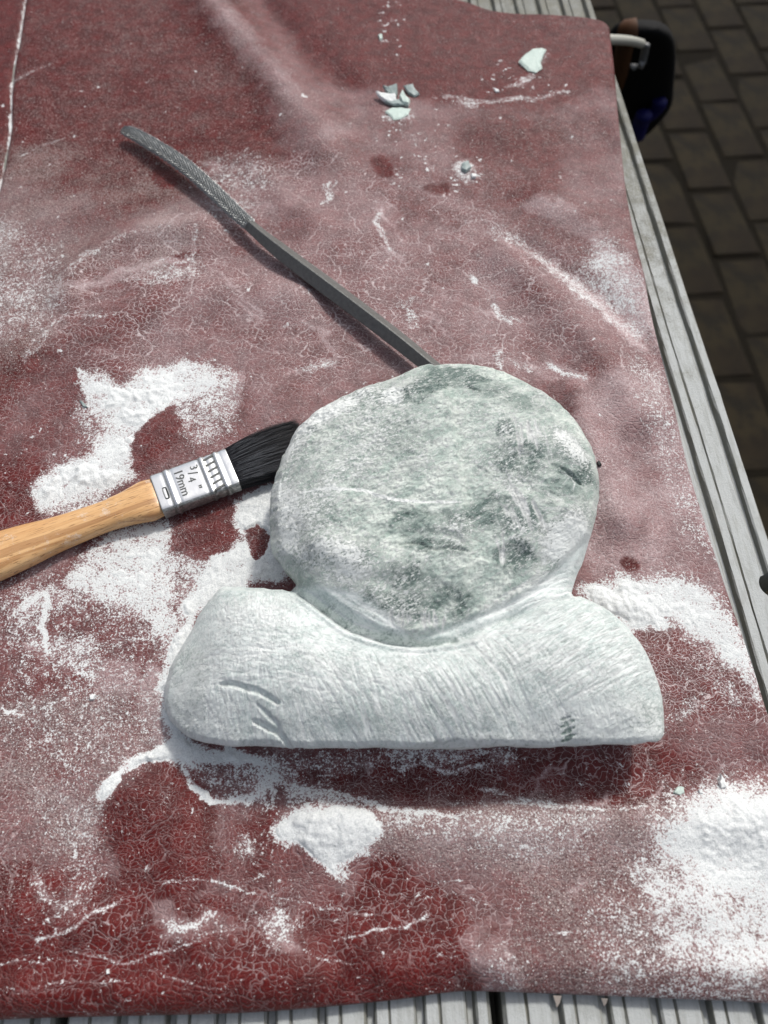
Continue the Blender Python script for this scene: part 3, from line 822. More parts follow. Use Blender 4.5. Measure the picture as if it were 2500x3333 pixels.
# rubbed arcs over the right hand side and the middle
for i in range(46):
    u0 = random.uniform(1160, 1400); v0 = random.uniform(900, 1180); ln = random.uniform(60, 190)
    if i < 22:
        pts = [(u0, v0), (u0 + ln * .5, v0 + ln * (.1 + .2 * random.random())), (u0 + ln, v0 + ln * (.45 + .2 * random.random()))]
    elif i < 34:
        u0, v0 = random.uniform(430, 900), random.uniform(430, 700); pts = [(u0, v0), (u0 + ln * .3, v0 + ln * .2), (u0 + ln * .5, v0 + ln * .5)]
    else:
        u0, v0 = random.uniform(1000, 1500), random.uniform(1750, 1950); pts = [(u0, v0), (u0 + ln * .5, v0 - ln * .3), (u0 + ln, v0 - ln * .8)]
    L_('F', pts, random.uniform(3, 10), random.uniform(0.45, 0.62), 6)
for wd, val, fe, pts in [
    (40, 0.42, 40, [(430, 0), (530, 100), (640, 230), (720, 330)]), (16, 0.50, 22, [(445, 10), (540, 110), (620, 205)]),
    (60, 0.42, 50, [(640, 240), (760, 290), (900, 310)]),
    (44, 0.55, 34, [(1140, 440), (1230, 480), (1310, 540)]), (60, 0.70, 40, [(1290, 530), (1350, 620), (1410, 720)]),
    (34, 0.62, 30, [(1180, 545), (1290, 640), (1390, 750)]), (40, 0.5, 30, [(1400, 800), (1450, 930), (1520, 1100)]),
    (16, 0.6, 16, [(1330, 840), (1400, 900), (1440, 960)]), (12, 0.62, 14, [(1290, 820), (1370, 850), (1430, 900)]),
    (14, 0.6, 14, [(1370, 990), (1430, 1040), (1450, 1080)]), (10, 0.62, 10, [(1400, 960), (1450, 1030), (1470, 1100)]),
    (12, 0.6, 12, [(825, 450), (815, 500), (848, 545), (880, 570)]), (10, 0.5, 12, [(880, 590), (980, 640), (1100, 700)]),
    (26, 0.45, 30, [(1000, 470), (1080, 520), (1150, 600), (1220, 720)]), (20, 0.42, 26, [(900, 560), (1000, 640), (1060, 740)]),
    (70, 0.36, 60, [(-20, 420), (60, 560), (40, 700)]), (16, 0.55, 18, [(160, 640), (260, 590), (420, 560)]),
    (10, 0.5, 12, [(60, 700), (160, 620), (330, 600)]), (12, 0.5, 14, [(430, 500), (415, 560), (410, 610)]),
    (14, 0.5, 16, [(440, 350), (540, 420), (600, 470)]), (14, 0.55, 14, [(620, 820), (690, 785), (740, 770)]),
    (50, 0.42, 40, [(560, 700), (760, 700), (900, 760)]), (30, 0.5, 26, [(1000, 770), (1120, 790), (1260, 830)]),
    (24, 0.55, 20, [(1180, 785), (1260, 820), (1300, 850)]), (40, 0.45, 30, [(1400, 1180), (1500, 1230), (1560, 1290)]),
    (60, 0.5, 40, [(880, 1790), (1050, 1800), (1250, 1830)]), (26, 0.55, 24, [(1180, 1760), (1130, 1800), (1080, 1850)]),
    (20, 0.52, 20, [(1300, 1760), (1230, 1830), (1160, 1880)]), (40, 0.4, 34, [(90, 1700), (170, 1760), (210, 1830)]),
    (24, 0.46, 22, [(540, 1980), (600, 2020), (640, 2060)]), (20, 0.46, 20, [(1020, 2050), (1080, 2080), (1110, 2170)]),
    (30, 0.35, 26, [(330, 1980), (430, 2010), (520, 2000)]), (24, 0.4, 22, [(1120, 2000), (1060, 1990), (1000, 2030)]),
    (60, 0.55, 34, [(330, 1450), (330, 1540), (370, 1600)]),
    (50, 0.5, 34, [(60, 1400), (200, 1450), (300, 1480)]), (40, 0.5, 30, [(200, 1140), (130, 1200), (60, 1270)]),
    (40, 0.5, 24, [(480, 900), (500, 850), (520, 800)])]:
    L_('F', pts, wd, val, fe)
# seam dust
SEAM = [(60, -60), (46, 0), (37, 64), (22, 125), (17, 188), (15, 256), (4, 312), (-4, 360), (-40, 520)]
L_('T', SEAM, 4.5, 0.95, 3, taper=False)
S('F', [(-200, -60), (44, -40), (30, 100), (15, 190), (10, 260), (-200, 500)], 0.06, 4)
S('G', [(-200, -60), (44, -40), (30, 100), (15, 190), (10, 260), (-200, 500)], 0.15, 4)
# the base's own ring of powder and small scattered crumbs
for i in range(900):
    u, v = random.uniform(-40, 1700), random.uniform(150, 2200)
    if random.random() < 0.35 and v < 1250: continue
    r = random.choice([2, 2.5, 3, 3, 4, 6]) * random.uniform(0.6, 1.2)
    L_('D', [(u, v), (u + random.uniform(-6, 6), v + random.uniform(-5, 5))], r, random.uniform(0.5, 0.95), 2.5)
for u0, v0, su, sv, n in [(1330, 1520, 60, 40, 30), (560, 1830, 30, 20, 26), (640, 1700, 80, 40, 60), (1000, 1640, 180, 20, 70), (870, 300, 50, 40, 60), (840, 60, 14, 40, 30), (1100, 170, 50, 20, 40), (1470, 1690, 80, 16, 40), (470, 2000, 200, 40, 60), (1000, 375, 25, 25, 30), (120, 1000, 60, 40, 40)]:
    for i in range(n):
        u, v = random.gauss(u0, su), random.gauss(v0, sv)
        L_('D', [(u, v), (u + random.uniform(-4, 4), v + random.uniform(-4, 4))], random.uniform(2, 6), random.uniform(0.6, 1.0), 2.5)

# ------------------------------------------------------------------ leather mesh
NU, NV = 720, 900
# outer edges (mm) from picture points
top = PP([(-150, -120), (200, -90), (600, -60), (900, -22), (1008, 0), (1065, 18), (1195, 28), (1290, 37), (1318, 50)])
right = PP([(1318, 50), (1328, 130), (1338, 240), (1352, 380), (1368, 480), (1395, 610), (1424, 730), (1455, 850), (1490, 1000), (1530, 1130), (1575, 1270), (1620, 1400), (1665, 1540), (1720, 1720), (1790, 1920), (1855, 2140), (1880, 2195)])
bot = PP([(-260, 2225), (0, 2204), (275, 2196), (550, 2188), (829, 2164), (960, 2146), (1030, 2142), (1180, 2147), (1330, 2153), (1500, 2160), (1660, 2168), (1880, 2195)])
bx0, tx0 = bot[0, 0], top[0, 0]
s = np.linspace(0, 1, NU); t = np.linspace(0, 1, NV)
t = t ** 1.15
def edge_fn(pts, axis, tt):
    c = catmull(pts, 6, closed=False)
    L = np.concatenate([[0], np.cumsum(np.linalg.norm(np.diff(c[:, :2], axis=0), axis=1))]); L /= L[-1]
    return np.stack([np.interp(tt, L, c[:, 0]), np.interp(tt, L, c[:, 1])], 1)
Bc, Tc = edge_fn(bot, 0, s), edge_fn(top, 0, s)
Rc = edge_fn(right[::-1], 1, t)
left = PP([(-260, 2225), (-300, 1700), (-330, 1200), (-300, 700), (-220, 300), (-150, -120)])
Lc = edge_fn(left, 1, t)
Sg, Tg = np.meshgrid(s, t)
def coons(k):
    return ((1 - Tg) * Bc[None, :, k] + Tg * Tc[None, :, k] + (1 - Sg) * Lc[:, None, k] + Sg * Rc[:, None, k]
            - ((1 - Sg) * (1 - Tg) * Bc[0, k] + Sg * (1 - Tg) * Bc[-1, k] + (1 - Sg) * Tg * Tc[0, k] + Sg * Tg * Tc[-1, k]))
GX, GY = coons(0), coons(1)
LPOLY = np.concatenate([Bc[::30], Rc[::40], Tc[::-30], Lc[::-40]])
# distance to the nearest edge for the rolled rim
cum = lambda A, ax: A
dR = np.abs(Rc[:, None, 0] - GX); dL = np.abs(GX - Lc[:, None, 0]); dB = np.abs(GY - Bc[None, :, 1]); dT = np.abs(Tc[None, :, 1] - GY)
PLANK_Z = -7.0
ZL = zl(GX, GY)
zz = ZL.copy()
for d, r in ((dR, 4.0), (dL, 4.0), (dT, 4.0), (dB, 11.0)):
    q = np.clip(1 - d / r, 0, 1)
    k = 1 - np.sqrt(np.clip(1 - q * q, 0, 1))
    zz = zz + (PLANK_Z * 0.42 - zz) * k
    far = np.exp(-(d / (r * 3.0)) ** 2) * (1 - (q > 0)) * 0
x, y = GX.ravel(), GY.ravel()
wx = fbm(x, y, 9, 3, 11) * 2.0 + fbm(x, y, 2.4, 2, 12) * 0.6
wy = fbm(x, y, 9, 3, 13) * 2.0 + fbm(x, y, 2.4, 2, 14) * 0.6
D = cv.sample('D', x + wx, y + wy)
D = np.maximum(D, cv.sample('T', x + wx * 0.3, y + wy * 0.3) * (0.85 + 0.35 * fbm(x, y, 6, 3, 24)))
F = cv.sample('F', x + wx * 1.6, y + wy * 1.6)
F = F * (0.30 + 1.35 * F) * (1 + 0.35 * fbm(x, y, 14, 4, 15) + 0.25 * fbm(x + y, (y - x) * 1.8, 50, 3, 25))
C = cv.sample('C', x + wx, y + wy) * np.clip(1 + 0.5 * fbm(x, y, 25, 3, 16), 0, 1.3)
G = cv.sample('G', x + wx, y + wy) * (1 + 0.3 * fbm(x, y, 18, 3, 17))
streak = fbm(x * 0.35 + y * 0.1, y, 7, 4, 18)
D = D * (1 + 0.20 * fbm(x, y, 7, 4, 19) + 0.14 * streak) + 0.05 * sstep(0.1, 0.3, D) * fbm(x, y, 2.0, 2, 23)
# pile height
H = sstep(1.0, 1.5, D) * (0.55 + 0.35 * fbm(x, y, 10, 4, 20) + 0.22 * fbm(x, y, 2.0, 3, 21))
PILES = [(700, 1790, 85, 46, 0.8), (1345, 1305, 75, 42, 1.3), (1610, 1810, 120, 80, 0.8), (320, 1640, 60, 18, 1.0), (130, 1040, 60, 26, 1.8), (300, 870, 80, 50, 1.4), (250, 1030, 60, 20, 1.2), (580, 1150, 40, 60, 1.4), (360, 1500, 14, 80, 2.0), (300, 1240, 70, 40, 1.4), (120, 1940, 30, 14, 1.6)]
for u, v, ru, rv, a in PILES:
    c = P(u, v); k = cv.scale_at(u, v)
    e = ((x - c[0]) / (ru * k)) ** 2 + ((y - c[1]) / (rv * k * 1.2)) ** 2
    H = H + a * np.exp(-e) * sstep(0.9, 1.25, D) * (1 + 0.2 * fbm(x, y, 6, 3, 22))
inner = (np.minimum(np.minimum(dR, dL), np.minimum(dB, dT)).ravel() > 4)
H = np.where(inner, H, 0)

idx = np.arange(NU * NV).reshape(NV, NU)
quads = np.stack([idx[:-1, :-1], idx[:-1, 1:], idx[1:, 1:], idx[1:, :-1]], -1).reshape(-1, 4)
V = np.stack([x, y, zz.ravel()], 1)
# the rolled edge tucks under itself: three more rings all round
ring = np.concatenate([idx[0, :-1], idx[:-1, -1], idx[-1, :0:-1], idx[:0:-1, 0]])
cen = np.array([-40.0, 250.0])
rp = V[ring]
nx_ = np.roll(rp, -1, 0) - np.roll(rp, 1, 0)
nrm = np.stack([-nx_[:, 1], nx_[:, 0]], 1); nrm /= np.linalg.norm(nrm, axis=1)[:, None] + 1e-9
VV = [V]; FF = [quads]; prev = ring; base = len(V)
for off, dz in ((0.15, -1.2), (0.9, -2.6), (3.2, -3.6)):
    q = rp.copy(); q[:, :2] += nrm * off; q[:, 2] = np.maximum(rp[:, 2] + dz, PLANK_Z + 0.3)
    cur = base + np.arange(len(ring)); VV.append(q); base += len(ring)
    FF.append(np.stack([np.roll(prev, -1), prev, cur, np.roll(cur, -1)], -1)); prev = cur
ext = len(ring) * 3
pad = lambda a, v=0.0: np.concatenate([a, np.tile(a[ring], 3) * v])
leather = mesh_np('leather_sheet', np.concatenate(VV), np.concatenate(FF), M['leather'],
                  attrs={'powder': pad(D, 0.3), 'film': pad(np.clip(F, 0, 1), 1), 'crease': pad(C, 0.5), 'grain': pad(np.clip(G, 0, 1), 0.6)})
tag(leather, 'creased dark red leather sheet spread over the bench and dusted with white powder', 'leather sheet')

# heaped powder
keep = (H[quads] > 0.03).any(1)
qf = quads[keep]; used = np.unique(qf); remap = np.full(NU * NV, -1); remap[used] = np.arange(len(used))
hv = H[used]
lump = fbm(x[used], y[used], 1.9, 3, 31)
dz = np.stack([x[used], y[used], zz.ravel()[used] - 0.10 + hv * (1.0 + 0.25 * lump) + 0.10 * lump], 1)
dust = mesh_np('stone_powder', dz, remap[qf], M['dust'])
tag(dust, 'white stone powder heaped on the red leather', 'powder', kind='stuff')


def height_at(px, py):
    return float(zl(np.array([px]), np.array([py]))[0])


# loose grains lying about
def grains(n, dens_fn, smin, smax, name, label, mat):
    gx = RNG.uniform(-300, 175, n * 6); gy = RNG.uniform(-10, 600, n * 6)
    ins = poly_sdf(gx, gy, OUT2D) < 0
    ins = ins & (poly_sdf(gx, gy, LPOLY) > 5)
    p = dens_fn(gx, gy) * ins * (1.4 - 1.0 * gy / 600)
    k = RNG.random(len(p)) < p
    gx, gy = gx[k][:n], gy[k][:n]; m = len(gx)
    rr = np.interp(np.arange(NU * NV), [0], [0])
    hz = cvz(gx, gy)
    sz = RNG.uniform(smin, smax, m) * (0.6 + RNG.random(m) ** 3 * 1.3)
    base = np.array([[1, 0, 0], [-.5, .87, 0], [-.5, -.87, 0], [0.1, 0, 1.0]])
    v = base[None] * sz[:, None, None] * (1 + 0.5 * (RNG.random((m, 4, 3)) - .5))
    an = RNG.random(m) * 6.28; c, s_ = np.cos(an)[:, None], np.sin(an)[:, None]
    vx = v[:, :, 0] * c - v[:, :, 1] * s_; vy = v[:, :, 0] * s_ + v[:, :, 1] * c
    out = np.stack([vx + gx[:, None], vy + gy[:, None], v[:, :, 2] * 0.8 + hz[:, None] - 0.02], -1).reshape(-1, 3)
    f = np.array([[0, 1, 3], [1, 2, 3], [2, 0, 3]])
    fc = (f[None] + (np.arange(m) * 4)[:, None, None]).reshape(-1, 3)
    o = mesh_np(name, out, fc, mat, smooth=False)
    tag(o, label, 'grit', kind='stuff')


from mathutils.kdtree import KDTree
# regular height lookup of leather + powder
HX0, HY0, HR = -340.0, -60.0, 1.0
_hx = HX0 + np.arange(540) * HR; _hy = HY0 + np.arange(720) * HR
_gx, _gy = np.meshgrid(_hx, _hy)
ZMAP = zl(_gx, _gy)
_cnt = np.zeros(ZMAP.shape); _sum = np.zeros(ZMAP.shape)
ii = np.clip(((x - HX0) / HR + .5).astype(int), 0, 539); jj = np.clip(((y - HY0) / HR + .5).astype(int), 0, 719)
np.add.at(_sum, (jj, ii), H); np.add.at(_cnt, (jj, ii), 1)
ZMAP += _sum / np.maximum(_cnt, 1)


def cvz(px, py):
    fx = np.clip((px - HX0) / HR, 0, 538.9); fy = np.clip((py - HY0) / HR, 0, 718.9)
    i = fx.astype(int); j = fy.astype(int); a = fx - i; b = fy - j
    return (ZMAP[j, i] * (1 - a) + ZMAP[j, i + 1] * a) * (1 - b) + (ZMAP[j + 1, i] * (1 - a) + ZMAP[j + 1, i + 1] * a) * b


# ------------------------------------------------------------------ the carved stone
OUT = [(575, 1262, 28), (520, 1256, 26), (470, 1264, 22), (430, 1310, 16), (400, 1370, 12), (365, 1430, 10), (352, 1500, 9), (372, 1562, 10),
       (440, 1602, 18), (600, 1611, 24), (750, 1611, 26), (900, 1612, 27), (1050, 1611, 27), (1200, 1609, 26), (1330, 1605, 24), (1415, 1600, 22), (1434, 1588, 21), (1438, 1545, 21), (1425, 1475, 22),
       (1392, 1392, 24), (1335, 1325, 26), (1265, 1286, 27), (1238, 1277, 27), (1262, 1205, 28), (1290, 1100, 30), (1296, 1040, 31),
       (1280, 965, 32), (1240, 900, 32), (1180, 850, 32), (1120, 815, 32), (1050, 788, 32), (960, 783, 31), (900, 794, 31), (860, 815, 31),
       (760, 850, 30), (690, 885, 29), (640, 925, 28), (610, 985, 27), (592, 1040, 27), (582, 1100, 27), (585, 1180, 27), (604, 1216, 27), (636, 1258, 26)]
CTRL = [(940, 1050, 42), (1000, 850, 40), (890, 860, 40), (670, 1000, 38), (660, 1120, 38), (730, 930, 39), (1230, 1000, 41), (1170, 900, 40), (1240, 1120, 40),
        (800, 1000, 41), (1100, 1000, 43), (1100, 1150, 42), (900, 1180, 41), (750, 1150, 40), (680, 1200, 38), (1000, 1250, 40), (900, 1280, 39), (800, 1250, 39), (1150, 1190, 40),
        (690, 1246, 35.5), (760, 1295, 35), (840, 1335, 35), (920, 1335, 35), (1010, 1305, 36), (1090, 1262, 37), (1170, 1215, 36), (1225, 1215, 33),
        (665, 1278, 30), (705, 1310, 31), (760, 1350, 31), (850, 1381, 32), (920, 1385, 32.5), (1000, 1372, 32), (1100, 1336, 32), (1190, 1285, 32),
        (640, 1300, 34), (700, 1340, 34.5), (770, 1378, 35), (850, 1402, 36), (940, 1404, 36), (1040, 1392, 36.5), (1140, 1352, 36), (1220, 1315, 35),
        (500, 1305, 30), (560, 1290, 33), (470, 1400, 31), (455, 1500, 28), (600, 1400, 39), (600, 1530, 33), (800, 1460, 39), (800, 1545, 34.5), (1000, 1460, 40),
        (1000, 1545, 35), (1200, 1400, 40), (1200, 1500, 37), (1340, 1430, 34), (1370, 1530, 30), (1280, 1565, 30), (420, 1450, 22), (400, 1530, 18), (1300, 1350, 34)]
O3 = PP(OUT)
OUT3D = catmull(O3, 8)
OUT2D = OUT3D[:, :2].copy()
# ragged outline
al = np.arange(len(OUT2D))
OUT2D += 0.35 * np.stack([fbm(al * 1.0, al * 0 + 3, 3, 3, 41), fbm(al * 1.0, al * 0 + 9, 3, 3, 42)], 1)
CT = np.concatenate([PP(CTRL), O3])


def rbf_fit(pts):
    X = pts[:, :2] / 50.0; n = len(X)
    r = np.linalg.norm(X[:, None] - X[None], axis=2)
    A = np.where(r > 0, r * r * np.log(r + 1e-12), 0) + np.eye(n) * 0.004
    Pm = np.concatenate([np.ones((n, 1)), X], 1)
    Mx = np.block([[A, Pm], [Pm.T, np.zeros((3, 3))]])
    return np.linalg.solve(Mx, np.concatenate([pts[:, 2], np.zeros(3)]))


WT = rbf_fit(CT)


def rbf(x, y):
    z = WT[-3] + WT[-2] * x / 50 + WT[-1] * y / 50
    for i, c in enumerate(CT):
        r2 = ((x - c[0]) ** 2 + (y - c[1]) ** 2) / 2500.0 + 1e-12
        z = z + WT[i] * r2 * 0.5 * np.log(r2)
    return z


sx0, sx1 = OUT2D[:, 0].min() - 2, OUT2D[:, 0].max() + 2
sy0, sy1 = OUT2D[:, 1].min() - 2, OUT2D[:, 1].max() + 2
R_ = 0.32
snx, sny = int((sx1 - sx0) / R_), int((sy1 - sy0) / R_)
SX, SY = np.meshgrid(sx0 + np.arange(snx) * R_, sy0 + np.arange(sny) * R_)
SD = poly_sdf(SX, SY, OUT2D)
gyy, gxx = np.gradient(SD, R_)
gl = np.hypot(gxx, gyy) + 1e-6; gxx /= gl; gyy /= gl

cs = Canvas(-150, 160, 40, 260, 0.26, ['A', 'W', 'S', 'R', 'Z', 'P', 'Q', 'T', 'N'], z=36.0)
sp_, sn_, sb_ = cs.poly, cs.line, cs.blob
# roughness: head rough, base filed
cs.ch['R'][:] = 0.12
sp_('R', [(560, 1180), (600, 1230), (680, 1262), (800, 1300), (886, 1368), (1013, 1332), (1083, 1304), (1168, 1255), (1266, 1156), (1360, 1000), (1200, 780), (900, 760), (560, 860)], 1.0, 8)
sp_('R', [(340, 1380), (420, 1380), (450, 1500), (520, 1590), (480, 1625), (360, 1600)], 0.45, 14)
sp_('R', [(1120, 1585), (1180, 1545), (1290, 1530), (1450, 1500), (1450, 1620), (1120, 1620)], 0.6, 14)
sp_('R', [(880, 1600), (960, 1585), (1110, 1580), (1120, 1620), (880, 1620)], 0.7, 8)
cs.ch['W'][:] = 0.52
sp_('W', [(560, 1180), (600, 1230), (680, 1262), (800, 1300), (886, 1368), (1013, 1332), (1083, 1304), (1168, 1255), (1266, 1156), (1360, 1000), (1200, 780), (900, 760), (560, 860)], 0.36, 8)
def Z4(pts): return [(531 + .48 * a, 763 + .48 * b) for a, b in pts]
for val, fe, pts in [
    (0.95, 10, Z4([(700, 250), (760, 120), (850, 60), (960, 50), (1080, 110), (1060, 190), (930, 190), (850, 240), (730, 290)])),
    (0.5, 14, Z4([(1060, 110), (1250, 200), (1340, 290), (1200, 300), (1050, 220)])),
    (0.95, 7, Z4([(1110, 400), (1180, 330), (1210, 380), (1200, 430), (1130, 450)])),
    (0.75, 20, Z4([(1100, 470), (1260, 430), (1520, 470), (1560, 600), (1350, 620), (1120, 590)])),
    (0.8, 10, Z4([(1110, 500), (1250, 510), (1330, 560), (1200, 610), (1110, 560)])),
    (0.9, 10, Z4([(1010, 740), (1080, 660), (1150, 680), (1300, 750), (1350, 830), (1240, 850), (1100, 850), (1000, 810)])),
    (0.65, 14, Z4([(880, 790), (1020, 740), (1060, 820), (960, 860)])),
    (0.85, 8, Z4([(680, 880), (800, 870), (960, 910), (980, 940), (840, 940), (700, 910)])),
    (0.85, 12, Z4([(660, 790), (800, 740), (860, 830), (740, 880)])),
    (1.1, 8, Z4([(1130, 920), (1200, 880), (1270, 900), (1275, 960), (1210, 1000), (1140, 985)])),
    (0.9, 14, Z4([(640, 990), (760, 970), (860, 1040), (980, 1080), (1000, 1150), (880, 1180), (760, 1150), (660, 1070)])),
    (0.8, 10, Z4([(500, 1120), (600, 1080), (700, 1110), (820, 1170), (900, 1200), (760, 1190), (600, 1170)])),
    (0.4, 14, Z4([(230, 760), (330, 700), (420, 760), (400, 840), (260, 850)])),
    (0.4, 18, Z4([(480, 180), (640, 160), (680, 260), (560, 300), (450, 230)])),
    (0.35, 20, Z4([(620, 380), (760, 330), (800, 480), (640, 500)])),
    (0.45, 22, Z4([(1300, 640), (1500, 620), (1570, 700), (1480, 780), (1320, 740)])),
    (0.4, 18, Z4([(220, 890), (420, 880), (620, 940), (500, 1000), (280, 960)])),
    (0.30, 26, [(560, 1340), (800, 1430), (1000, 1430), (1200, 1370), (1250, 1440), (1000, 1500), (700, 1460)]),
    (0.25, 30, [(700, 1500), (1100, 1520), (1250, 1470), (1150, 1570), (800, 1570)]),
]: sp_('A', pts, val, fe, 'max')
# shade of the cut channel, painted in as a band of darker grey-green
sn_('A', [(690, 1300), (780, 1352), (860, 1376), (920, 1380)], 12, 0.45, 10)
for val, fe, pts in [
    (0.50, 30, Z4([(150, 300), (420, 150), (650, 150), (740, 280), (620, 480), (420, 700), (220, 860), (120, 600)])),
    (0.75, 16, Z4([(170, 330), (300, 250), (420, 210), (500, 240), (350, 340), (240, 430), (170, 480)])),
    (0.6, 20, Z4([(120, 560), (220, 600), (230, 850), (140, 850)])),
    (0.7, 20, Z4([(1370, 380), (1500, 420), (1530, 520), (1430, 500)])),
    (0.75, 20, Z4([(1360, 800), (1530, 760), (1560, 860), (1350, 940)])),
    (0.55, 16, Z4([(230, 880), (480, 900), (560, 1040), (350, 1040)])),
    (0.75, 8, Z4([(640, 180), (700, 200), (690, 270), (620, 260)])),
    (0.65, 14, [(380, 1400), (520, 1280), (600, 1330), (560, 1500), (440, 1580), (370, 1540)]),
    (0.75, 14, [(1120, 1570), (1180, 1520), (1280, 1510), (1430, 1500), (1430, 1600), (1130, 1605)]),
    (0.6, 18, [(1260, 1310), (1390, 1390), (1430, 1540), (1350, 1480), (1280, 1380)]),
    (0.65, 10, [(500, 1575), (1100, 1580), (1100, 1612), (500, 1612)]),
]: sp_('W', pts, val, fe, 'set')
sn_('W', Z4([(250, 655), (400, 660), (520, 665), (640, 700), (760, 715), (880, 722), (960, 725)]), 5, 1.0, 4)
HEADP = [(540, 1150), (585, 1192), (626, 1222), (675, 1262), (725, 1300), (774, 1332), (830, 1360), (886, 1368), (950, 1358), (1013, 1332), (1083, 1304), (1168, 1255), (1266, 1156), (1360, 1060), (1300, 760), (900, 740), (520, 860)]
sp_('Z', HEADP, 1.5, 6, 'add')
sp_('Z', [(540, 1150), (585, 1192), (626, 1222), (675, 1262), (725, 1300), (774, 1332), (830, 1360), (886, 1368), (950, 1354), (1000, 1300), (1000, 1100), (900, 740), (520, 860)], 1.9, 9, 'add')
sn_('Z', [(610, 1236), (654, 1274), (700, 1310), (750, 1346), (810, 1370), (870, 1383), (930, 1384), (985, 1376)], 4, -2.2, 12, 'add', taper=True)
sn_('Z', [(640, 1262), (700, 1312), (790, 1366), (880, 1386), (960, 1380), (1040, 1354), (1120, 1322), (1180, 1298), (1236, 1278)], 6, -1.5, 13, 'add', taper=True)
sn_('N', [(640, 1264), (700, 1314), (790, 1368), (880, 1386), (960, 1380), (1040, 1354), (1120, 1322)], 5, 0.32, 10)  # channel shade painted once more as a darker line
sn_('Z', [(640, 1284), (700, 1330), (760, 1372), (850, 1398), (940, 1400), (1030, 1384)], 6, 1.2, 9, 'add', taper=True)
for ch_, pts in (('P', [(640, 1420), (900, 1400), (1120, 1380), (1400, 1480), (1400, 1600), (620, 1600)]),
                 ('Q', [(1000, 1400), (1120, 1330), (1250, 1280), (1400, 1390), (1430, 1500), (1200, 1500), (1080, 1460)]),
                 ('T', [(380, 1300), (600, 1270), (660, 1400), (660, 1600), (420, 1600), (360, 1500)])):
    sp_(ch_, pts, 1.0, 26)
# dark file marks near the lower right of the base
for i in range(7):
    u0 = 1216 + (i % 2) * 8 + i * 1.5; v0 = 1545 + i * 6.5
    sn_('N', [(u0, v0 + 3), (u0 + 22, v0 - 3)], 3.4, 1.6, 1.2, 'max'); sn_('Z', [(u0, v0 + 3), (u0 + 22, v0 - 3)], 3, -0.35, 1.5, 'add')
    sn_('W', [(u0, v0 + 3), (u0 + 22, v0 - 3)], 3.4, -0.4, 1.5, 'set')
# cracks and hollows in the relief (Z is in mm, negative cuts in)
for wd, val, fe, pts in [
    (7, -1.5, 6, [(470, 1468), (500, 1472), (530, 1482), (560, 1492), (600, 1514)]),
    (7, -1.6, 6, [(540, 1545), (575, 1560), (595, 1570), (622, 1600)]),
    (5, -0.8, 5, [(552, 1515), (590, 1550), (600, 1565)]),
    (5, -1.6, 5, Z4([(1400, 560), (1460, 590), (1500, 605)])),
    (4, -0.5, 4, Z4([(930, 480), (960, 520), (1010, 530)])), (4, -0.5, 4, Z4([(1030, 560), (1080, 590)])),
    (5, -1.0, 5, Z4([(690, 905), (740, 893), (800, 900)])), (5, -1.1, 5, Z4([(800, 912), (860, 930), (900, 922), (985, 938)])),
    (26, -1.2, 20, Z4([(700, 860), (840, 880), (960, 900)])),
    (5, -0.9, 4, Z4([(990, 180), (1050, 205)])),
    (20, -2.0, 24, Z4([(1150, 940), (1250, 930)])),
    (40, -1.8, 40, Z4([(620, 1050), (800, 1100), (960, 1140)])),
    (30, 1.6, 34, Z4([(1180, 470), (1400, 470), (1520, 540)])),
    (20, -1.4, 24, Z4([(1120, 640), (1320, 660), (1460, 690)])),
    (30, 1.5, 30, Z4([(300, 880), (500, 960), (700, 1000)])),
    (10, -0.9, 9, [(940, 1600), (990, 1596), (1050, 1600)]),
]: sn_('Z', pts, wd, val, fe, 'add')


def scr(region, ang, spread, length, n, wd, dep, white, bend=0.0, z=36):
    reg = np.asarray(region, float)
    u0, u1, v0, v1 = reg[:, 0].min(), reg[:, 0].max(), reg[:, 1].min(), reg[:, 1].max()
    k = 0; tries = 0
    while k < n and tries < n * 20:
        tries += 1
        u, v = random.uniform(u0, u1), random.uniform(v0, v1)
        if poly_sdf(np.array([u]), np.array([v]), reg)[0] < 0: continue
        k += 1
        a = math.radians(ang + random.gauss(0, spread)); l = length * random.uniform(0.4, 1.5)
        b = bend * l * random.uniform(0.5, 1.2)
        p0 = P(u - math.cos(a) * l / 2, v - math.sin(a) * l / 2, z)[:2]; p2 = P(u + math.cos(a) * l / 2, v + math.sin(a) * l / 2, z)[:2]
        pm = P(u - math.sin(a) * b, v + math.cos(a) * b, z)[:2]
        r = wd * 0.19 * random.uniform(0.5, 1.3) * 0.5
        W = np.array([p0, (p0 + 2 * pm + p2) / 4, p2])
        cs.wline('Z', W, r, -dep * random.uniform(0.4, 1.2), 0.28, 'add')
        if random.random() < white:
            cs.wline('S', W + 0.25, r * 0.9, random.uniform(0.35, 0.9) if wd < 3.5 else random.uniform(.8, 1.1), 0.25, 'max')


scr([(930, 1420), (1100, 1370), (1150, 1560), (980, 1600), (860, 1560)], 57, 6, 75, 170, 2.6, 0.20, 0.5)
scr([(1080, 1380), (1240, 1300), (1360, 1380), (1400, 1470), (1180, 1520)], -32, 7, 70, 190, 2.2, 0.16, 0.5)
scr([(1100, 1420), (1300, 1400), (1380, 1520), (1200, 1580)], 55, 12, 50, 90, 2.0, 0.14, 0.4)
scr([(660, 1430), (900, 1430), (920, 1590), (640, 1600)], 66, 9, 55, 170, 2.2, 0.16, 0.5)
scr([(560, 1330), (760, 1400), (900, 1480), (700, 1540), (560, 1450)], 20, 14, 70, 110, 2.0, 0.14, 0.5)
scr([(440, 1310), (600, 1300), (640, 1400), (470, 1440)], 12, 18, 55, 130, 1.8, 0.12, 0.6, 0.05)
scr([(450, 1290), (580, 1270), (640, 1360), (480, 1380)], 70, 12, 40, 90, 1.8, 0.12, 0.6)
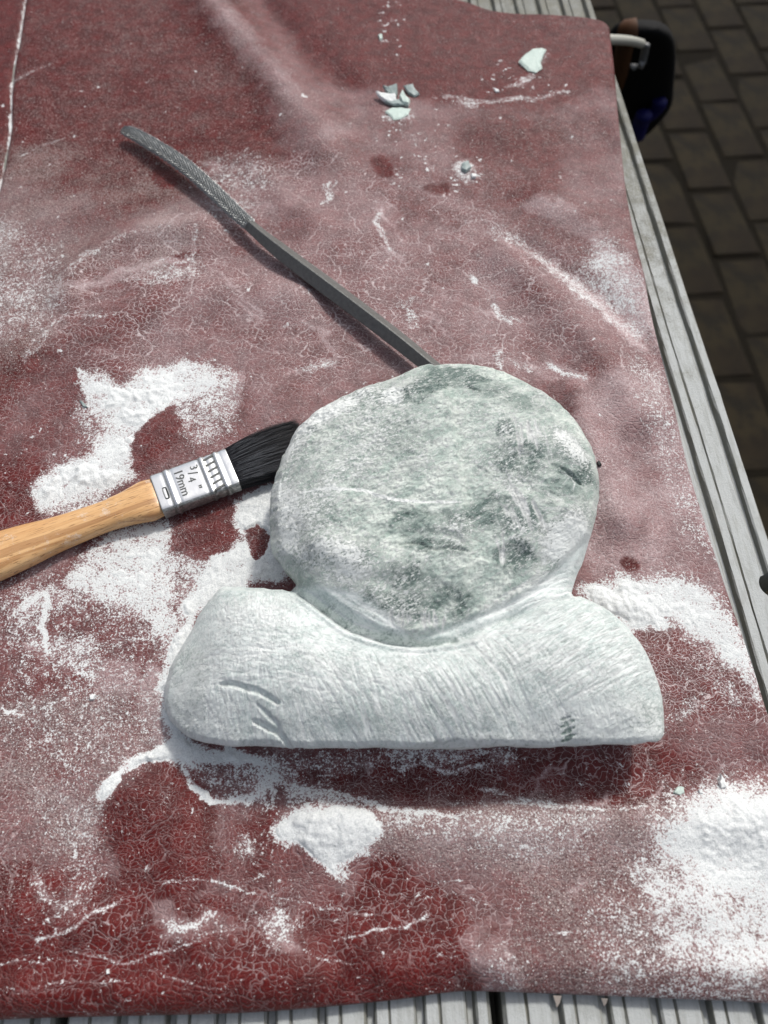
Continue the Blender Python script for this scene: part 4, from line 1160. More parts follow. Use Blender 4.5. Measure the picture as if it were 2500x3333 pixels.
scr([(420, 1430), (640, 1420), (660, 1600), (440, 1600)], 84, 12, 55, 190, 1.8, 0.12, 0.6, 0.05)
scr([(430, 1400), (640, 1400), (640, 1480), (430, 1480)], 5, 10, 60, 80, 1.8, 0.12, 0.6, 0.05)
scr([(700, 1320), (840, 1385), (1000, 1385), (1200, 1320), (1200, 1360), (950, 1430), (700, 1360)], 5, 12, 50, 110, 1.8, 0.10, 0.6)
scr([(1010, 1330), (1110, 1270), (1250, 1200), (1260, 1270), (1100, 1320)], -24, 5, 70, 110, 2.2, 0.14, 0.5)
scr([(690, 1265), (800, 1310), (900, 1350), (980, 1350), (900, 1375), (780, 1350)], 28, 6, 50, 60, 2.0, 0.10, 0.5)
scr(Z4([(1190, 350), (1330, 400), (1340, 480), (1180, 470)]), 82, 4, 50, 15, 4.6, 0.34, 1.0)
scr(Z4([(1130, 680), (1240, 700), (1320, 800), (1170, 800)]), 68, 4, 60, 15, 4.8, 0.34, 1.0)
scr(Z4([(640, 1180), (900, 1180), (900, 1235), (660, 1230)]), 82, 8, 26, 20, 3.8, 0.26, 1.0)
scr(Z4([(1105, 880), (1150, 880), (1160, 980), (1130, 980)]), 75, 4, 44, 4, 4.0, 0.3, 1.0)
scr(Z4([(1300, 640), (1530, 700), (1560, 800), (1330, 760)]), 20, 14, 35, 50, 2.0, 0.14, 0.6)
scr(Z4([(150, 300), (1500, 250), (1540, 850), (200, 850)]), 25, 40, 22, 240, 2.0, 0.14, 0.45)
scr([(540, 1400), (760, 1420), (760, 1440), (540, 1420)], -1, 1, 120, 2, 2.0, 0.12, 1.0)

XS, YS = SX.ravel(), SY.ravel()
base_z = rbf(XS, YS)
rough = cs.sample('R', XS, YS)
n_big = fbm(XS, YS, 16, 4, 51); n_mid = fbm(XS * 0.9 + YS * 0.3, YS * 1.2 - XS * 0.3, 5.5, 4, 52); n_fine = fbm(XS, YS, 1.7, 3, 53)
ridge = 1 - np.abs(fbm(XS * 0.8 + YS * .4, YS * 1.2 - XS * .4, 8, 4, 54))
ridge2 = 1 - np.abs(fbm(XS + YS * .3, YS * 1.3 - XS * .5, 3.4, 3, 57)); ridge3 = 1 - np.abs(fbm(XS, YS, 1.6, 2, 58))
z_s = base_z + rough * (0.5 * n_big + (0.40 * n_mid + 0.16 * n_fine + 0.5 * (ridge - 0.6) + 0.36 * (ridge2 - 0.6) + 0.16 * (ridge3 - 0.6)) * (0.55 + 0.7 * sstep(-0.3, 0.5, fbm(XS, YS, 24, 3, 59)))) + (1 - rough) * (0.55 * n_big + 0.14 * n_mid + 0.05 * n_fine)
z_s = z_s + cs.sample('Z', XS, YS)
dd = SD.ravel() * (1 - 0.22 * np.clip(n_mid * rough, -1, 1)) + 0.2 * n_mid
rr = np.where(YS < 84, 2.2, np.interp(XS, [-80, 0, 100], [5.5, 4.5, 4.0])); rr = rr + (np.interp(YS, [70, 100], [0, 1]) * 0 )
rr = 1.5 + (np.interp(XS, [-80, 0, 100], [5.0, 3.2, 2.6]) - 1.5) * sstep(70, 105, YS)
q = np.clip(1 - dd / rr, 0, 1)
z_s = z_s - rr * (0.25 * (1 - np.sqrt(np.clip(1 - q * q, 0, 1))) + 0.75 * q)
lumpy = np.exp(-np.clip(dd, 0, 99) / 9.0) * sstep(5, -40, XS) * rough
z_s = z_s + lumpy * 1.1 * fbm(XS, YS, 6, 3, 55)
outm = SD.ravel() < 0
bx = np.where(outm, XS - gxx.ravel() * SD.ravel(), XS); by = np.where(outm, YS - gyy.ravel() * SD.ravel(), YS)
sidx = np.arange(snx * sny).reshape(sny, snx)
sq = np.stack([sidx[:-1, :-1], sidx[:-1, 1:], sidx[1:, 1:], sidx[1:, :-1]], -1).reshape(-1, 4)
ok = SD.ravel() > -R_ * 0.75
sq = sq[ok[sq].all(1)]
us = np.unique(sq); rm = np.full(snx * sny, -1); rm[us] = np.arange(len(us)); sq = rm[sq]
SV = np.stack([bx[us], by[us], z_s[us]], 1)
att = {'pa': cs.sample('P', XS, YS)[us], 'pb': cs.sample('Q', XS, YS)[us], 'pc': cs.sample('T', XS, YS)[us], 'green': (cs.sample('N', XS, YS) + cs.sample('A', XS + 2.2 * n_mid + 1.2 * n_fine, YS + 2.2 * fbm(XS, YS, 6, 4, 61) + 1.0 * n_fine) * (1 + 0.5 * fbm(XS + YS, (YS - XS) * 2.2, 12, 4, 62)) + rough * 0.16 * sstep(0.0, 0.8, fbm(XS + YS, (YS - XS) * 2.4, 20, 4, 63)))[us], 'white': (cs.sample('W', XS, YS) + 0.12 * n_big)[us], 'scratch': cs.sample('S', XS, YS)[us], 'rough': rough[us]}
# boundary edges -> the underside turns in and down to the leather
E = np.concatenate([sq[:, [0, 1]], sq[:, [1, 2]], sq[:, [2, 3]], sq[:, [3, 0]]])
key = E.min(1).astype(np.int64) * 10 ** 7 + E.max(1)
u_, inv, cnt = np.unique(key, return_inverse=True, return_counts=True)
BE = E[cnt[inv] == 1]
bv = np.unique(BE); bm = np.full(len(SV), -1); bm[bv] = np.arange(len(bv))
bg = np.stack([gxx.ravel()[us][bv], gyy.ravel()[us][bv]], 1)
rings = [SV]; rf = [sq]; prevmap = bv; nb = len(bv); bs = len(SV)
ang_n = fbm(SV[bv, 0], SV[bv, 1], 7, 3, 56)
for off, fr in ((0.3, 0.88), (1.0, 0.72), (3.2, 0.50), (7.5, 0.24), (12.0, -0.06)):
    qv = SV[bv].copy(); qv[:, :2] += bg * (off * (1 + 0.12 * ang_n))[:, None]; qv[:, 2] = SV[bv, 2] * fr + 0.5 * ang_n * (fr > 0.1)
    if fr < 0: qv[:, 2] = -1.5
    rings.append(qv); cur = bs + np.arange(nb)
    a = bm[BE[:, 0]]; b = bm[BE[:, 1]]
    rf.append(np.stack([prevmap[b], prevmap[a], cur[a], cur[b]], -1)); prevmap = cur; bs += nb
for k_ in att: att[k_] = np.concatenate([att[k_]] + [att[k_][bv]] * 5)
stone = mesh_np('carved_stone', np.concatenate(rings), np.concatenate(rf), M['stone'], attrs=att)
tag(stone, 'large pale green soapstone carving with a round rough head on a broad filed base', 'stone carving')

# grains now that the stone outline is known
grains(26000, lambda a, b: np.clip(cv.sample('D', a, b) * 0.9 + cv.sample('G', a, b) * 0.18, 0.0, 1) * 0.45, 0.12, 0.27, 'stone_grit', 'fine white stone grit scattered over the red leather', M['grit'])

# ------------------------------------------------------------------ workbench
bench = empty('workbench', (0, 0, PLANK_Z - 22))
tag(bench, 'weathered grey workbench with a top of grooved planks under the leather', 'workbench')
EDGE = P(2339 / K, 1249 / K, PLANK_Z)[:2]       # a point on the right hand edge
ct, st_ = math.cos(TILT), math.sin(TILT)
W_PL, GAP = 141.0, 4.0


def plank_profile():
    pts = [(0, -22), (W_PL, -22)]
    xs = [(W_PL, -1.6), (W_PL - 1.2, 0)]
    p = W_PL - 5.2; out = xs
    first = True
    while p > 12:
        out += [(p + 0.6, 0), (p, -0.7), (p - 0.6, -3.2), (p - 2.6, -3.4), (p - 3.2, -0.7), (p - 3.9, 0)]
        m_ = p - 11.9
        if m_ > 3: out += [(m_ + 0.7, 0), (m_ + 0.1, -0.9), (m_ - 0.5, 0)]
        p -= 16.6
    out += [(1.2, 0), (0, -1.6)]
    return pts + out


prof = plank_profile()
Y0, Y1 = -160, 900


def make_plank(i, jitter=0.0):
    vs, fs = [], []
    ys = np.linspace(Y0, Y1, 160)
    n = len(prof)
    for jy, yy in enumerate(ys):
        for kx, (a, b) in enumerate(prof):
            wob = 0.22 * math.sin(yy * 0.031 + kx * 0.2 + i) + 0.10 * math.sin(yy * 0.083 + kx * 1.9) + 0.08 * math.sin(yy * 0.21 + kx * 2.3 + i) + random.uniform(-.12, .12)
            vs.append((a - W_PL + (wob if 0 < a < W_PL else 0), yy, b + (0.15 * math.sin(yy * .05 + kx) if b > -20 else 0)))
    for jy in range(len(ys) - 1):
        for kx in range(n):
            a = jy * n + kx; b = jy * n + (kx + 1) % n
            fs.append((a, b, b + n, a + n))
    fs.append(tuple(range(n - 1, -1, -1))); fs.append(tuple((len(ys) - 1) * n + k for k in range(n)))
    o = mesh_list('plank', vs, fs, M['deck'], None)
    bm = bmesh.new(); bm.from_mesh(o.data); bmesh.ops.recalc_face_normals(bm, faces=bm.faces); bm.to_mesh(o.data); bm.free()
    return o


# local y axis of the planks runs along the bench; origin on the right hand edge
oe = np.array([EDGE[0] + st_ * EDGE[1], 0.0])
for i in range(4):
    pl = make_plank(i)
    sh = -i * (W_PL + GAP)
    ox, oy = oe[0] + sh * ct, sh * st_
    if i == 0:
        hole = P(2518 / K, 1903 / K, PLANK_Z)[:2] - np.array([ox, oy])
        lx, ly = hole[0] * ct + hole[1] * st_, -hole[0] * st_ + hole[1] * ct
        bmc = bmesh.new(); bmesh.ops.create_cone(bmc, cap_ends=True, segments=28, radius1=6.2 * MM, radius2=6.2 * MM, depth=0.08)
        mc = bpy.data.meshes.new('cut'); bmc.to_mesh(mc); bmc.free()
        co_ = bpy.data.objects.new('cut', mc); COL.objects.link(co_); co_.location = (lx * MM, ly * MM, 0)
        md = pl.modifiers.new('b', 'BOOLEAN'); md.operation = 'DIFFERENCE'; md.object = co_; md.solver = 'EXACT'
        dg = bpy.context.evaluated_depsgraph_get(); dg.update()
        nm = bpy.data.meshes.new_from_object(pl.evaluated_get(dg)); pl.modifiers.clear(); pl.data = nm; nm.name = 'plank'
        if not nm.materials: nm.materials.append(M['deck'])
        bpy.data.objects.remove(co_)
    pl.parent = bench
    pl.location = Vector((ox, oy, 22)) * MM
    pl.rotation_euler = (0, 0, TILT)


def box(name, x0, x1, y0, y1, z0, z1, mat, parent, rz=0.0, org=(0, 0, 0)):
    vs = [(a, b, c) for c in (z0, z1) for (a, b) in ((x0, y0), (x1, y0), (x1, y1), (x0, y1))]
    fs = [(3, 2, 1, 0), (4, 5, 6, 7), (0, 1, 5, 4), (1, 2, 6, 5), (2, 3, 7, 6), (3, 0, 4, 7)]
    o = mesh_list(name, vs, fs, mat, parent)
    o.location = Vector(org) * MM; o.rotation_euler = (0, 0, rz)
    md = o.modifiers.new('bevel', 'BEVEL'); md.width = 1.2 * MM; md.segments = 2
    return o


GROUND_Z = -842.0
for yb in (-60, 740):
    box('crossbeam', -560, -18, yb, yb + 60, -64.5, -22.5 - 0.2 + 0.0, M['beam'], bench, TILT, (oe[0], 0, 22))
    for xb in (-550, -80):
        box('leg', xb, xb + 55, yb + 2, yb + 57, GROUND_Z - PLANK_Z, -65.0, M['beam'], bench, TILT, (oe[0], 0, 22))

# ------------------------------------------------------------------ brick paving
grd = mesh_list('ground', [(-40000, -40000, GROUND_Z - 3), (40000, -40000, GROUND_Z - 3), (40000, 40000, GROUND_Z - 3), (-40000, 40000, GROUND_Z - 3)], [(0, 1, 2, 3)], M['mortar'])
tag(grd, kind='structure')
variants = []
for k in range(6):
    r = random.Random(k)
    bmb = bmesh.new(); bmesh.ops.create_cube(bmb, size=1.0)
    for v_ in bmb.verts:
        v_.co.x *= 0.098 / 1; v_.co.y *= 0.201; v_.co.z *= 0.05
        v_.co.x += r.uniform(-.0025, .0025); v_.co.y += r.uniform(-.003, .003); v_.co.z += r.uniform(-.002, .002)
    bmesh.ops.bevel(bmb, geom=[e for e in bmb.edges], offset=0.004, segments=1, affect='EDGES')
    mb = bpy.data.meshes.new('brick'); bmb.to_mesh(mb); bmb.free(); mb.materials.append(M['brick'])
    variants.append(mb)
bt = math.radians(3.5)
for ix in range(13):
    for iy in range(18):
        o = bpy.data.objects.new('brick', variants[random.randrange(6)])
        lx = 60 + ix * 108; ly = 150 + iy * 211 + (105 if ix % 2 else 0)
        o.location = Vector((lx * math.cos(bt) - ly * math.sin(bt), lx * math.sin(bt) + ly * math.cos(bt), GROUND_Z - 25 + random.uniform(-1.5, 1.5))) * MM
        o.rotation_euler = (random.gauss(0, .012), random.gauss(0, .02), bt + random.gauss(0, .012))
        link(o, grd)

# ------------------------------------------------------------------ lofted bodies
def loft(sections, cap=True):
    """sections: list of (n,3) arrays"""
    n = len(sections[0]); vs = np.concatenate(sections); fs = []
    for j in range(len(sections) - 1):
        for k in range(n):
            fs.append((j * n + k, j * n + (k + 1) % n, (j + 1) * n + (k + 1) % n, (j + 1) * n + k))
    if cap:
        fs.append(tuple(range(n - 1, -1, -1))); fs.append(tuple((len(sections) - 1) * n + k for k in range(n)))
    return vs, fs


def superell(hw, hh, e, n=36):
    t = np.linspace(0, 2 * np.pi, n, endpoint=False)
    c, s_ = np.cos(t), np.sin(t)
    return np.stack([np.sign(c) * np.abs(c) ** (2 / e) * hw, np.sign(s_) * np.abs(s_) ** (2 / e) * hh], 1)


def set_attr(o, name, vals):
    at = o.data.attributes.new(name, 'FLOAT', 'POINT'); at.data.foreach_set('value', np.asarray(vals, dtype=np.float32))


# ------------------------------------------------------------------ paint brush
ZT = 11.0
rear = (P(317, 1026, ZT) + P(355, 1101, ZT)) / 2
front = (P(486, 967, ZT) + P(516, 1039, ZT)) / 2
ax = (front - rear)[:2]; FL = float(np.linalg.norm(ax)); ax /= FL
wid_r = float(np.linalg.norm((P(317, 1026, ZT) - P(355, 1101, ZT))[:2])); wid_f = float(np.linalg.norm((P(486, 967, ZT) - P(516, 1039, ZT))[:2]))
print('ferrule len', FL, 'width', wid_r, wid_f)
bang = math.atan2(ax[1], ax[0])
FH = 8.6                                       # ferrule height
brush = empty('paint_brush', (rear[0], rear[1], ZT - FH / 2), bang)
tag(brush, 'small flat paint brush with pale wooden handle, steel ferrule and black bristles', 'paint brush')
HW = (wid_r + wid_f) / 4 + 0.4
secs = []; shade_vals = []
N_ = 64
xs_ = np.linspace(0, FL, 90)
for xx in xs_:
    f = xx / FL
    rdg = sum(math.exp(-((f - c) / 0.022) ** 2) for c in (0.20, 0.66, 0.85))
    dip = -0.25 * sum(math.exp(-((f - c) / 0.02) ** 2) for c in (0.145, 0.255, 0.61, 0.71, 0.80, 0.90))
    g_ = 0.45 * rdg + dip * 0.6
    hw = HW + g_ * 0.7 + 0.3 * f; hh = FH / 2 + g_ * 0.75 - 0.5 * f
    r = superell(hw, hh, 5.5, N_)
    secs.append(np.stack([np.full(N_, xx), r[:, 0], r[:, 1]], 1))
    side = np.abs(r[:, 1]) < hh * 0.86  # side shade and dark rib reflections are painted into the metal colour
    shade_vals += list(np.clip(0.9 * sum(math.exp(-((f - c) / 0.012) ** 2) for c in (0.165, 0.235, 0.63, 0.69, 0.82, 0.88)) + 0.85 * side + 0.5 * (f < .02), 0, 1))
vs, fs = loft(secs, cap=True)
fer = mesh_list('ferrule', vs, fs, M['ferrule'], brush, smooth=True); set_attr(fer, 'painted_shade', shade_vals)


def emb_poly(pts, h0, name, parent, mat=M['emboss']):
    n = len(pts); vs = [(a, b, h0) for a, b in pts] + [(a, b, h0 - 0.35) for a, b in pts]
    fs = [tuple(range(n))] + [(i, i + n, (i + 1) % n + n, (i + 1) % n) for i in range(n)]
    return mesh_list(name, vs, fs, mat, parent)


TOPZ = FH / 2
for i in range(6):                              # slanted dashes between the two front ribs
    yy = HW * 0.80 - i * HW * 0.325; xc = FL * 0.755
    th = TOPZ - 0.5 * 0.755 - 0.02
    a0 = np.array([xc - 2.4, yy - 0.9]); a1 = np.array([xc + 2.2, yy + 0.9 - 0.8]); d = (a1 - a0); d /= np.linalg.norm(d); nn = np.array([-d[1], d[0]]) * 0.5
    # the dash leans back towards the handle side
    pts = [a0 - nn, a1 - nn, a1 + d * 0.3, a1 + nn, a0 + nn, a0 - d * 0.3]
    emb_poly(pts, th + 0.10, 'stamped_dash', fer)
# oval crimp near the handle
t_ = np.linspace(0, 2 * np.pi, 20, endpoint=False)
co_out = superell(1.15, 3.3, 4, 24); co_in = superell(0.6, 2.6, 4, 24)
vs = [(FL * 0.115 + a, -HW * .22 + b, TOPZ - 0.02) for a, b in co_out] + [(FL * 0.115 + a, -HW * .22 + b, TOPZ + 0.18) for a, b in (co_out * 0.9)] + [(FL * 0.115 + a, -HW * .22 + b, TOPZ - 0.1) for a, b in co_in]
fs = [(i, (i + 1) % 24, (i + 1) % 24 + 24, i + 24) for i in range(24)] + [(i + 24, (i + 1) % 24 + 24, (i + 1) % 24 + 48, i + 48) for i in range(24)] + [tuple(48 + i for i in range(24))]
mesh_list('crimp', vs, fs, M['emboss'], fer)


def lettering(txt, size, lx, ly, rot, z):
    cu = bpy.data.curves.new('lettering', 'FONT'); cu.body = txt; cu.size = size * MM; cu.extrude = 0.10 * MM
    cu.align_x = 'LEFT'; cu.align_y = 'BOTTOM_BASELINE'; cu.offset = 0.0
    tmp = bpy.data.objects.new('lettering', cu); COL.objects.link(tmp)
    dg = bpy.context.evaluated_depsgraph_get(); dg.update()
    me = bpy.data.meshes.new_from_object(tmp.evaluated_get(dg)); bpy.data.objects.remove(tmp)
    me.materials.clear(); me.materials.append(M['emboss'])
    o = bpy.data.objects.new('lettering', me); link(o, fer)
    o.location = Vector((lx, ly, z)) * MM; o.rotation_euler = (0, 0, rot)
    return o


lettering('19mm', 5.6, FL * 0.29, HW * 0.70, -math.pi / 2, TOPZ - 0.08)
lettering('3', 5.0, FL * 0.50, HW * 0.66, -math.pi / 2, TOPZ - 0.14)
lettering('/', 6.2, FL * 0.45, HW * 0.36, -math.pi / 2, TOPZ - 0.14)
lettering('4', 5.0, FL * 0.42, HW * 0.10, -math.pi / 2, TOPZ - 0.14)
lettering('"', 5.6, FL * 0.44, -HW * 0.40, -math.pi / 2, TOPZ - 0.14)

# handle: half widths measured along the axis from the ferrule backwards (mm)
hp = [(0.6, HW - 0.9, 3.7), (-1.5, HW - 0.6, 4.3), (-5, HW - 0.3, 4.6), (-10, HW - 1.5, 4.7), (-16, HW - 2.7, 4.7), (-24, HW - 3.2, 4.7), (-34, HW - 2.9, 4.8), (-46, HW - 2.0, 5.0), (-60, HW - 0.1, 5.4), (-78, HW + 1.4, 5.8), (-98, HW + 1.8, 6.0), (-115, HW + 0.2, 5.6), (-126, HW - 3.5, 4.6), (-131, HW - 7, 3.0), (-132.5, 0.8, 0.8)]
hp = catmull(np.array(hp), 5, closed=False)
secs = []
for a, b, c in hp:
    r = superell(max(b, .2), max(c, .2), 2.9 if a > -20 else 2.5, 40)
    secs.append(np.stack([np.full(40, a), r[:, 0], r[:, 1]], 1))
vs, fs = loft(secs[::-1])
mesh_list('handle', vs, fs, M['wood'], brush, smooth=True)

# bristles
vs, fs = [], []
def strand(p0, p1, p2, p3, r0, segs=6):
    base = len(vs)
    for i in range(segs + 1):
        t = i / segs
        p = (1 - t) ** 3 * p0 + 3 * (1 - t) ** 2 * t * p1 + 3 * (1 - t) * t * t * p2 + t ** 3 * p3
        r = r0 * (1 - 0.7 * t ** 3)
        for k in range(3):
            an = k * 2.0944 + base * .1
            vs.append((p[0], p[1] + r * math.cos(an), p[2] + r * math.sin(an)))
        if i:
            b0 = base + (i - 1) * 3; b1 = base + i * 3
            for k in range(3): fs.append((b0 + k, b0 + (k + 1) % 3, b1 + (k + 1) % 3, b1 + k))
BL = 37.0
for i in range(2400):
    top_bias = random.random() < 0.6
    yy = random.uniform(-1, 1); zc = random.uniform(0.2, 1) if top_bias else random.uniform(-1, 1)
    y0 = yy * (HW - 0.7); z0 = zc * (FH / 2 - 1.2)
    spread = 1.10
    up = max(0, yy) ** 1.5
    y1 = y0 * spread + 2.6 * yy * 0.5 + 0.8 * up - 0.0 + random.gauss(0, 0.35)
    z1 = z0 * 0.85 + random.gauss(0, 0.35) - 0.6
    ln = BL + random.gauss(0, 1.0) - 3.0 * abs(yy)
    j = lambda s_: random.gauss(0, s_)
    p0 = np.array([FL - 1.5, y0, z0]); p3 = np.array([FL + ln, y1, z1])
    p1 = np.array([FL + ln * .33, y0 + 0.1 * (y1 - y0) + 0.8 * yy + j(.15) + 1.4 * up, z0 + 0.9 * zc + j(.12)])
    p2 = np.array([FL + ln * .66, y0 + 0.75 * (y1 - y0) + 0.6 * yy + j(.25) + 0.9 * up, z0 * .95 + 0.7 * zc + j(.2)])
    strand(p0, p1, p2, p3, random.uniform(0.09, 0.15))
for i in range(60):                            # strays
    yy = random.uniform(-1.0, 1.1); zc = random.uniform(0.5, 1)
    p0 = np.array([FL - 1, yy * (HW - 1), zc * 3.0]); ln = random.uniform(14, 30)
    p3 = p0 + np.array([ln, yy * 4 + random.gauss(0, 3), random.uniform(-.5, 1.5)])
    strand(p0, p0 + np.array([ln * .4, random.gauss(0, 1.2) + yy, 1.0]), p0 + np.array([ln * .7, random.gauss(0, 1.8) + 1.5 * yy, 1.2]), p3, 0.06)
br = mesh_list('bristles', vs, fs, M['hair'], brush, smooth=True); br['kind'] = 'stuff'
vs, fs = [], []
for i in range(150):                           # bristles greyed by powder
    yy = random.uniform(-1.0, 1.0); zc = random.uniform(0.75, 1)
    p0 = np.array([FL + random.uniform(-1, 6), yy * (HW - 1), zc * (FH / 2 - 1.0)]); ln = random.uniform(8, 26); up = max(0, yy) ** 1.5
    p3 = p0 + np.array([ln, yy * 1.6 + up * 1.5 + random.gauss(0, .8), random.uniform(-.8, .6)])
    strand(p0, p0 + np.array([ln * .4, .8 * yy + up, 0.9]), p0 + np.array([ln * .7, 1.2 * yy + 1.4 * up, 0.9]), p3, 0.10)
db = mesh_list('dusty_bristles', vs, fs, M['dusthair'], brush, smooth=True); db['kind'] = 'stuff'
secs = []
for a in np.linspace(-1, BL - 3, 14):
    f = max(a, 0) / BL; r = superell((HW - 1.3) * (1 + 0.10 * f), (FH / 2 - 1.5) * (1 - 0.25 * f * f), 3.0, 24)
    r[:, 0] += 0.5 * f ** 1.4
    secs.append(np.stack([np.full(24, FL + a), r[:, 0], r[:, 1] - 0.5 * f], 1))
v2, f2 = loft(secs); mesh_list('bristle_core', v2, f2, M['hair'], brush, smooth=True)

# ------------------------------------------------------------------ riffler rasp
rp_ = catmull(PP([(262, 272, 7.0), (285, 284, 6.6), (330, 312, 6.2), (390, 353, 6.0), (450, 404, 6.2), (505, 456, 6.8), (540, 487, 7.2), (580, 521, 7.4), (640, 568, 7.4), (720, 628, 7.2), (800, 688, 7.0), (870, 742, 6.8), (930, 790, 6.6), (985, 832, 6.4)]), 8, closed=False)
_tt = np.linspace(0, 1, len(rp_)); _lz = cvz(rp_[:, 0], rp_[:, 1])
rp_[:, 2] = np.polyval(np.polyfit(_tt, rp_[:, 2] + _lz, 2), _tt)
rp_[:, 2] += max(0.0, float((_lz + 4.2 - rp_[:, 2]).max()))
Ls = np.concatenate([[0], np.cumsum(np.linalg.norm(np.diff(rp_, axis=0), axis=1))])
LT = Ls[-1]
o0 = rp_[len(rp_) // 2].copy()
rasp = empty('riffler_rasp', (o0[0], o0[1], 0))
tag(rasp, 'long dark steel rasp with a toothed curved tip, lying on the leather above the brush', 'rasp')
HEAD = Ls[int(np.argmin(np.abs(np.arange(len(rp_)) - 6 * 8)))]
tang = np.gradient(rp_, axis=0); tang /= np.linalg.norm(tang, axis=1)[:, None]


def frame(i):
    t = tang[i]; sd_ = np.cross(t, [0, 0, 1.0]); sd_ /= np.linalg.norm(sd_); up = np.cross(sd_, t)
    return t, sd_, up


def head_w(l):
    f = l / HEAD
    return np.interp(f, [0, 0.03, 0.08, 0.18, 0.45, 0.8, 1.0], [1.8, 3.3, 3.8, 4.1, 4.3, 3.9, 3.4]), np.interp(f, [0, 0.03, 0.08, 0.3, 0.7, 1.0], [0.6, 1.8, 2.4, 2.9, 3.0, 3.1])


secs_h, secs_s = [], []
for i in range(len(rp_)):
    t, sd_, up = frame(i); l = Ls[i]
    if l <= HEAD:
        a, b = head_w(l)
        th = np.linspace(0, 2 * np.pi, 28, endpoint=False)
        cx_, sy_ = np.cos(th) * a, np.where(np.sin(th) > 0, np.sin(th) * b, np.sin(th) * b * 0.7)
        secs_h.append(rp_[i] + cx_[:, None] * sd_ + sy_[:, None] * up - o0 * [1, 1, 0])
    if l >= HEAD - 3.0:
        f = (l - HEAD) / (LT - HEAD)
        hs = np.interp(f, [-0.02, 0.06, 0.18, 0.4, 0.8, 1.0], [3.0, 3.3, 4.1, 4.4, 3.9, 3.3])
        sqr = np.array([(-1, -.86), (-.86, -1), (.86, -1), (1, -.86), (1, .86), (.86, 1), (-.86, 1), (-1, .86)]) * hs * 0.86
        ra = math.radians(-36); sqr = sqr @ np.array([[math.cos(ra), -math.sin(ra)], [math.sin(ra), math.cos(ra)]])
        secs_s.append(rp_[i] + sqr[:, :1] * sd_ + sqr[:, 1:] * up - o0 * [1, 1, 0])
v1, f1 = loft(secs_h); mesh_list('rasp_head', v1, f1, M['file'], rasp, smooth=True)
v1, f1 = loft(secs_s); sh = mesh_list('shank', v1, f1, M['file'], rasp, smooth=False)
set_attr(sh, 'bare', [0.75] * len(sh.data.vertices))
vs, fs = [], []
l = 1.5; row = 0
while l < HEAD - 1:
    i = int(np.searchsorted(Ls, l)); i = min(max(i, 1), len(Ls) - 1)
    fr = (l - Ls[i - 1]) / (Ls[i] - Ls[i - 1]); p = rp_[i - 1] * (1 - fr) + rp_[i] * fr
    t, sd_, up = frame(i); a, b = head_w(l)
    n = 12
    for k in range(n):
        th = math.pi * (-0.08 + 1.16 * (k + (0.5 if row % 2 else 0)) / n) + random.uniform(-.03, .03)
        bb = b if math.sin(th) > 0 else b * .7
        c0 = p + sd_ * math.cos(th) * a + up * math.sin(th) * bb
        nr = sd_ * math.cos(th) / a + up * math.sin(th) / bb; nr /= np.linalg.norm(nr)
        tn = np.cross(nr, t); q_ = len(vs); h_ = random.uniform(.9, 1.3)
        for v_ in (c0 + tn * .6 - nr * .1, c0 - tn * .6 - nr * .1, c0 + t * 1.35 - nr * .15, c0 + nr * h_ + t * 0.05 - t * .18):
            v_ = v_ - o0 * [1, 1, 0]; vs.append(tuple(v_))
        fs += [(q_, q_ + 1, q_ + 3), (q_ + 1, q_ + 2, q_ + 3), (q_ + 2, q_, q_ + 3)]
    l += 1.85; row += 1
te = mesh_list('teeth', vs, fs, M['teeth'], rasp); te['kind'] = 'stuff'

# ------------------------------------------------------------------ stone chips
def chip(pts, z, th, mat, name, label, cat, group=None, tilt=(0, 0), seed=0):
    r = random.Random(seed)
    W = PP([(u, v, 0) for u, v in pts])[:, :2]
    c = W.mean(0); W = np.repeat(W, 2, 0); W[1::2] = (W[1::2] + np.roll(W[::2], -1, 0)) / 2 + np.array([[r.uniform(-.25, .25), r.uniform(-.25, .25)] for _ in range(len(W) // 2)]); W = W - c; n = len(W)
    zb = float(cvz(np.array([c[0]]), np.array([c[1]]))[0]) + z
    T = lambda x_, y_: tilt[0] * x_ + tilt[1] * y_
    vs = [(a * .96, b * .96, T(a, b)) for a, b in W] + [(a * 1.0, b * 1.0, th * .55 + T(a, b) + r.uniform(-.1, .1)) for a, b in W] \
        + [(a * .84, b * .84, th * r.uniform(.8, 1.1) + T(a * .8, b * .8)) for a, b in W] + [(0.1, 0.1, th * 1.05)]
    fs = [tuple(range(n - 1, -1, -1))]
    for k in (0, 1): fs += [(k * n + i, k * n + (i + 1) % n, (k + 1) * n + (i + 1) % n, (k + 1) * n + i) for i in range(n)]
    fs += [(2 * n + i, 2 * n + (i + 1) % n, 3 * n) for i in range(n)]
    o = mesh_list(name, vs, fs, mat)
    lo = min(v_[2] for v_ in vs)
    o.location = Vector((c[0], c[1], zb - lo - 0.15)) * MM
    tag(o, label, cat, group)
    return o


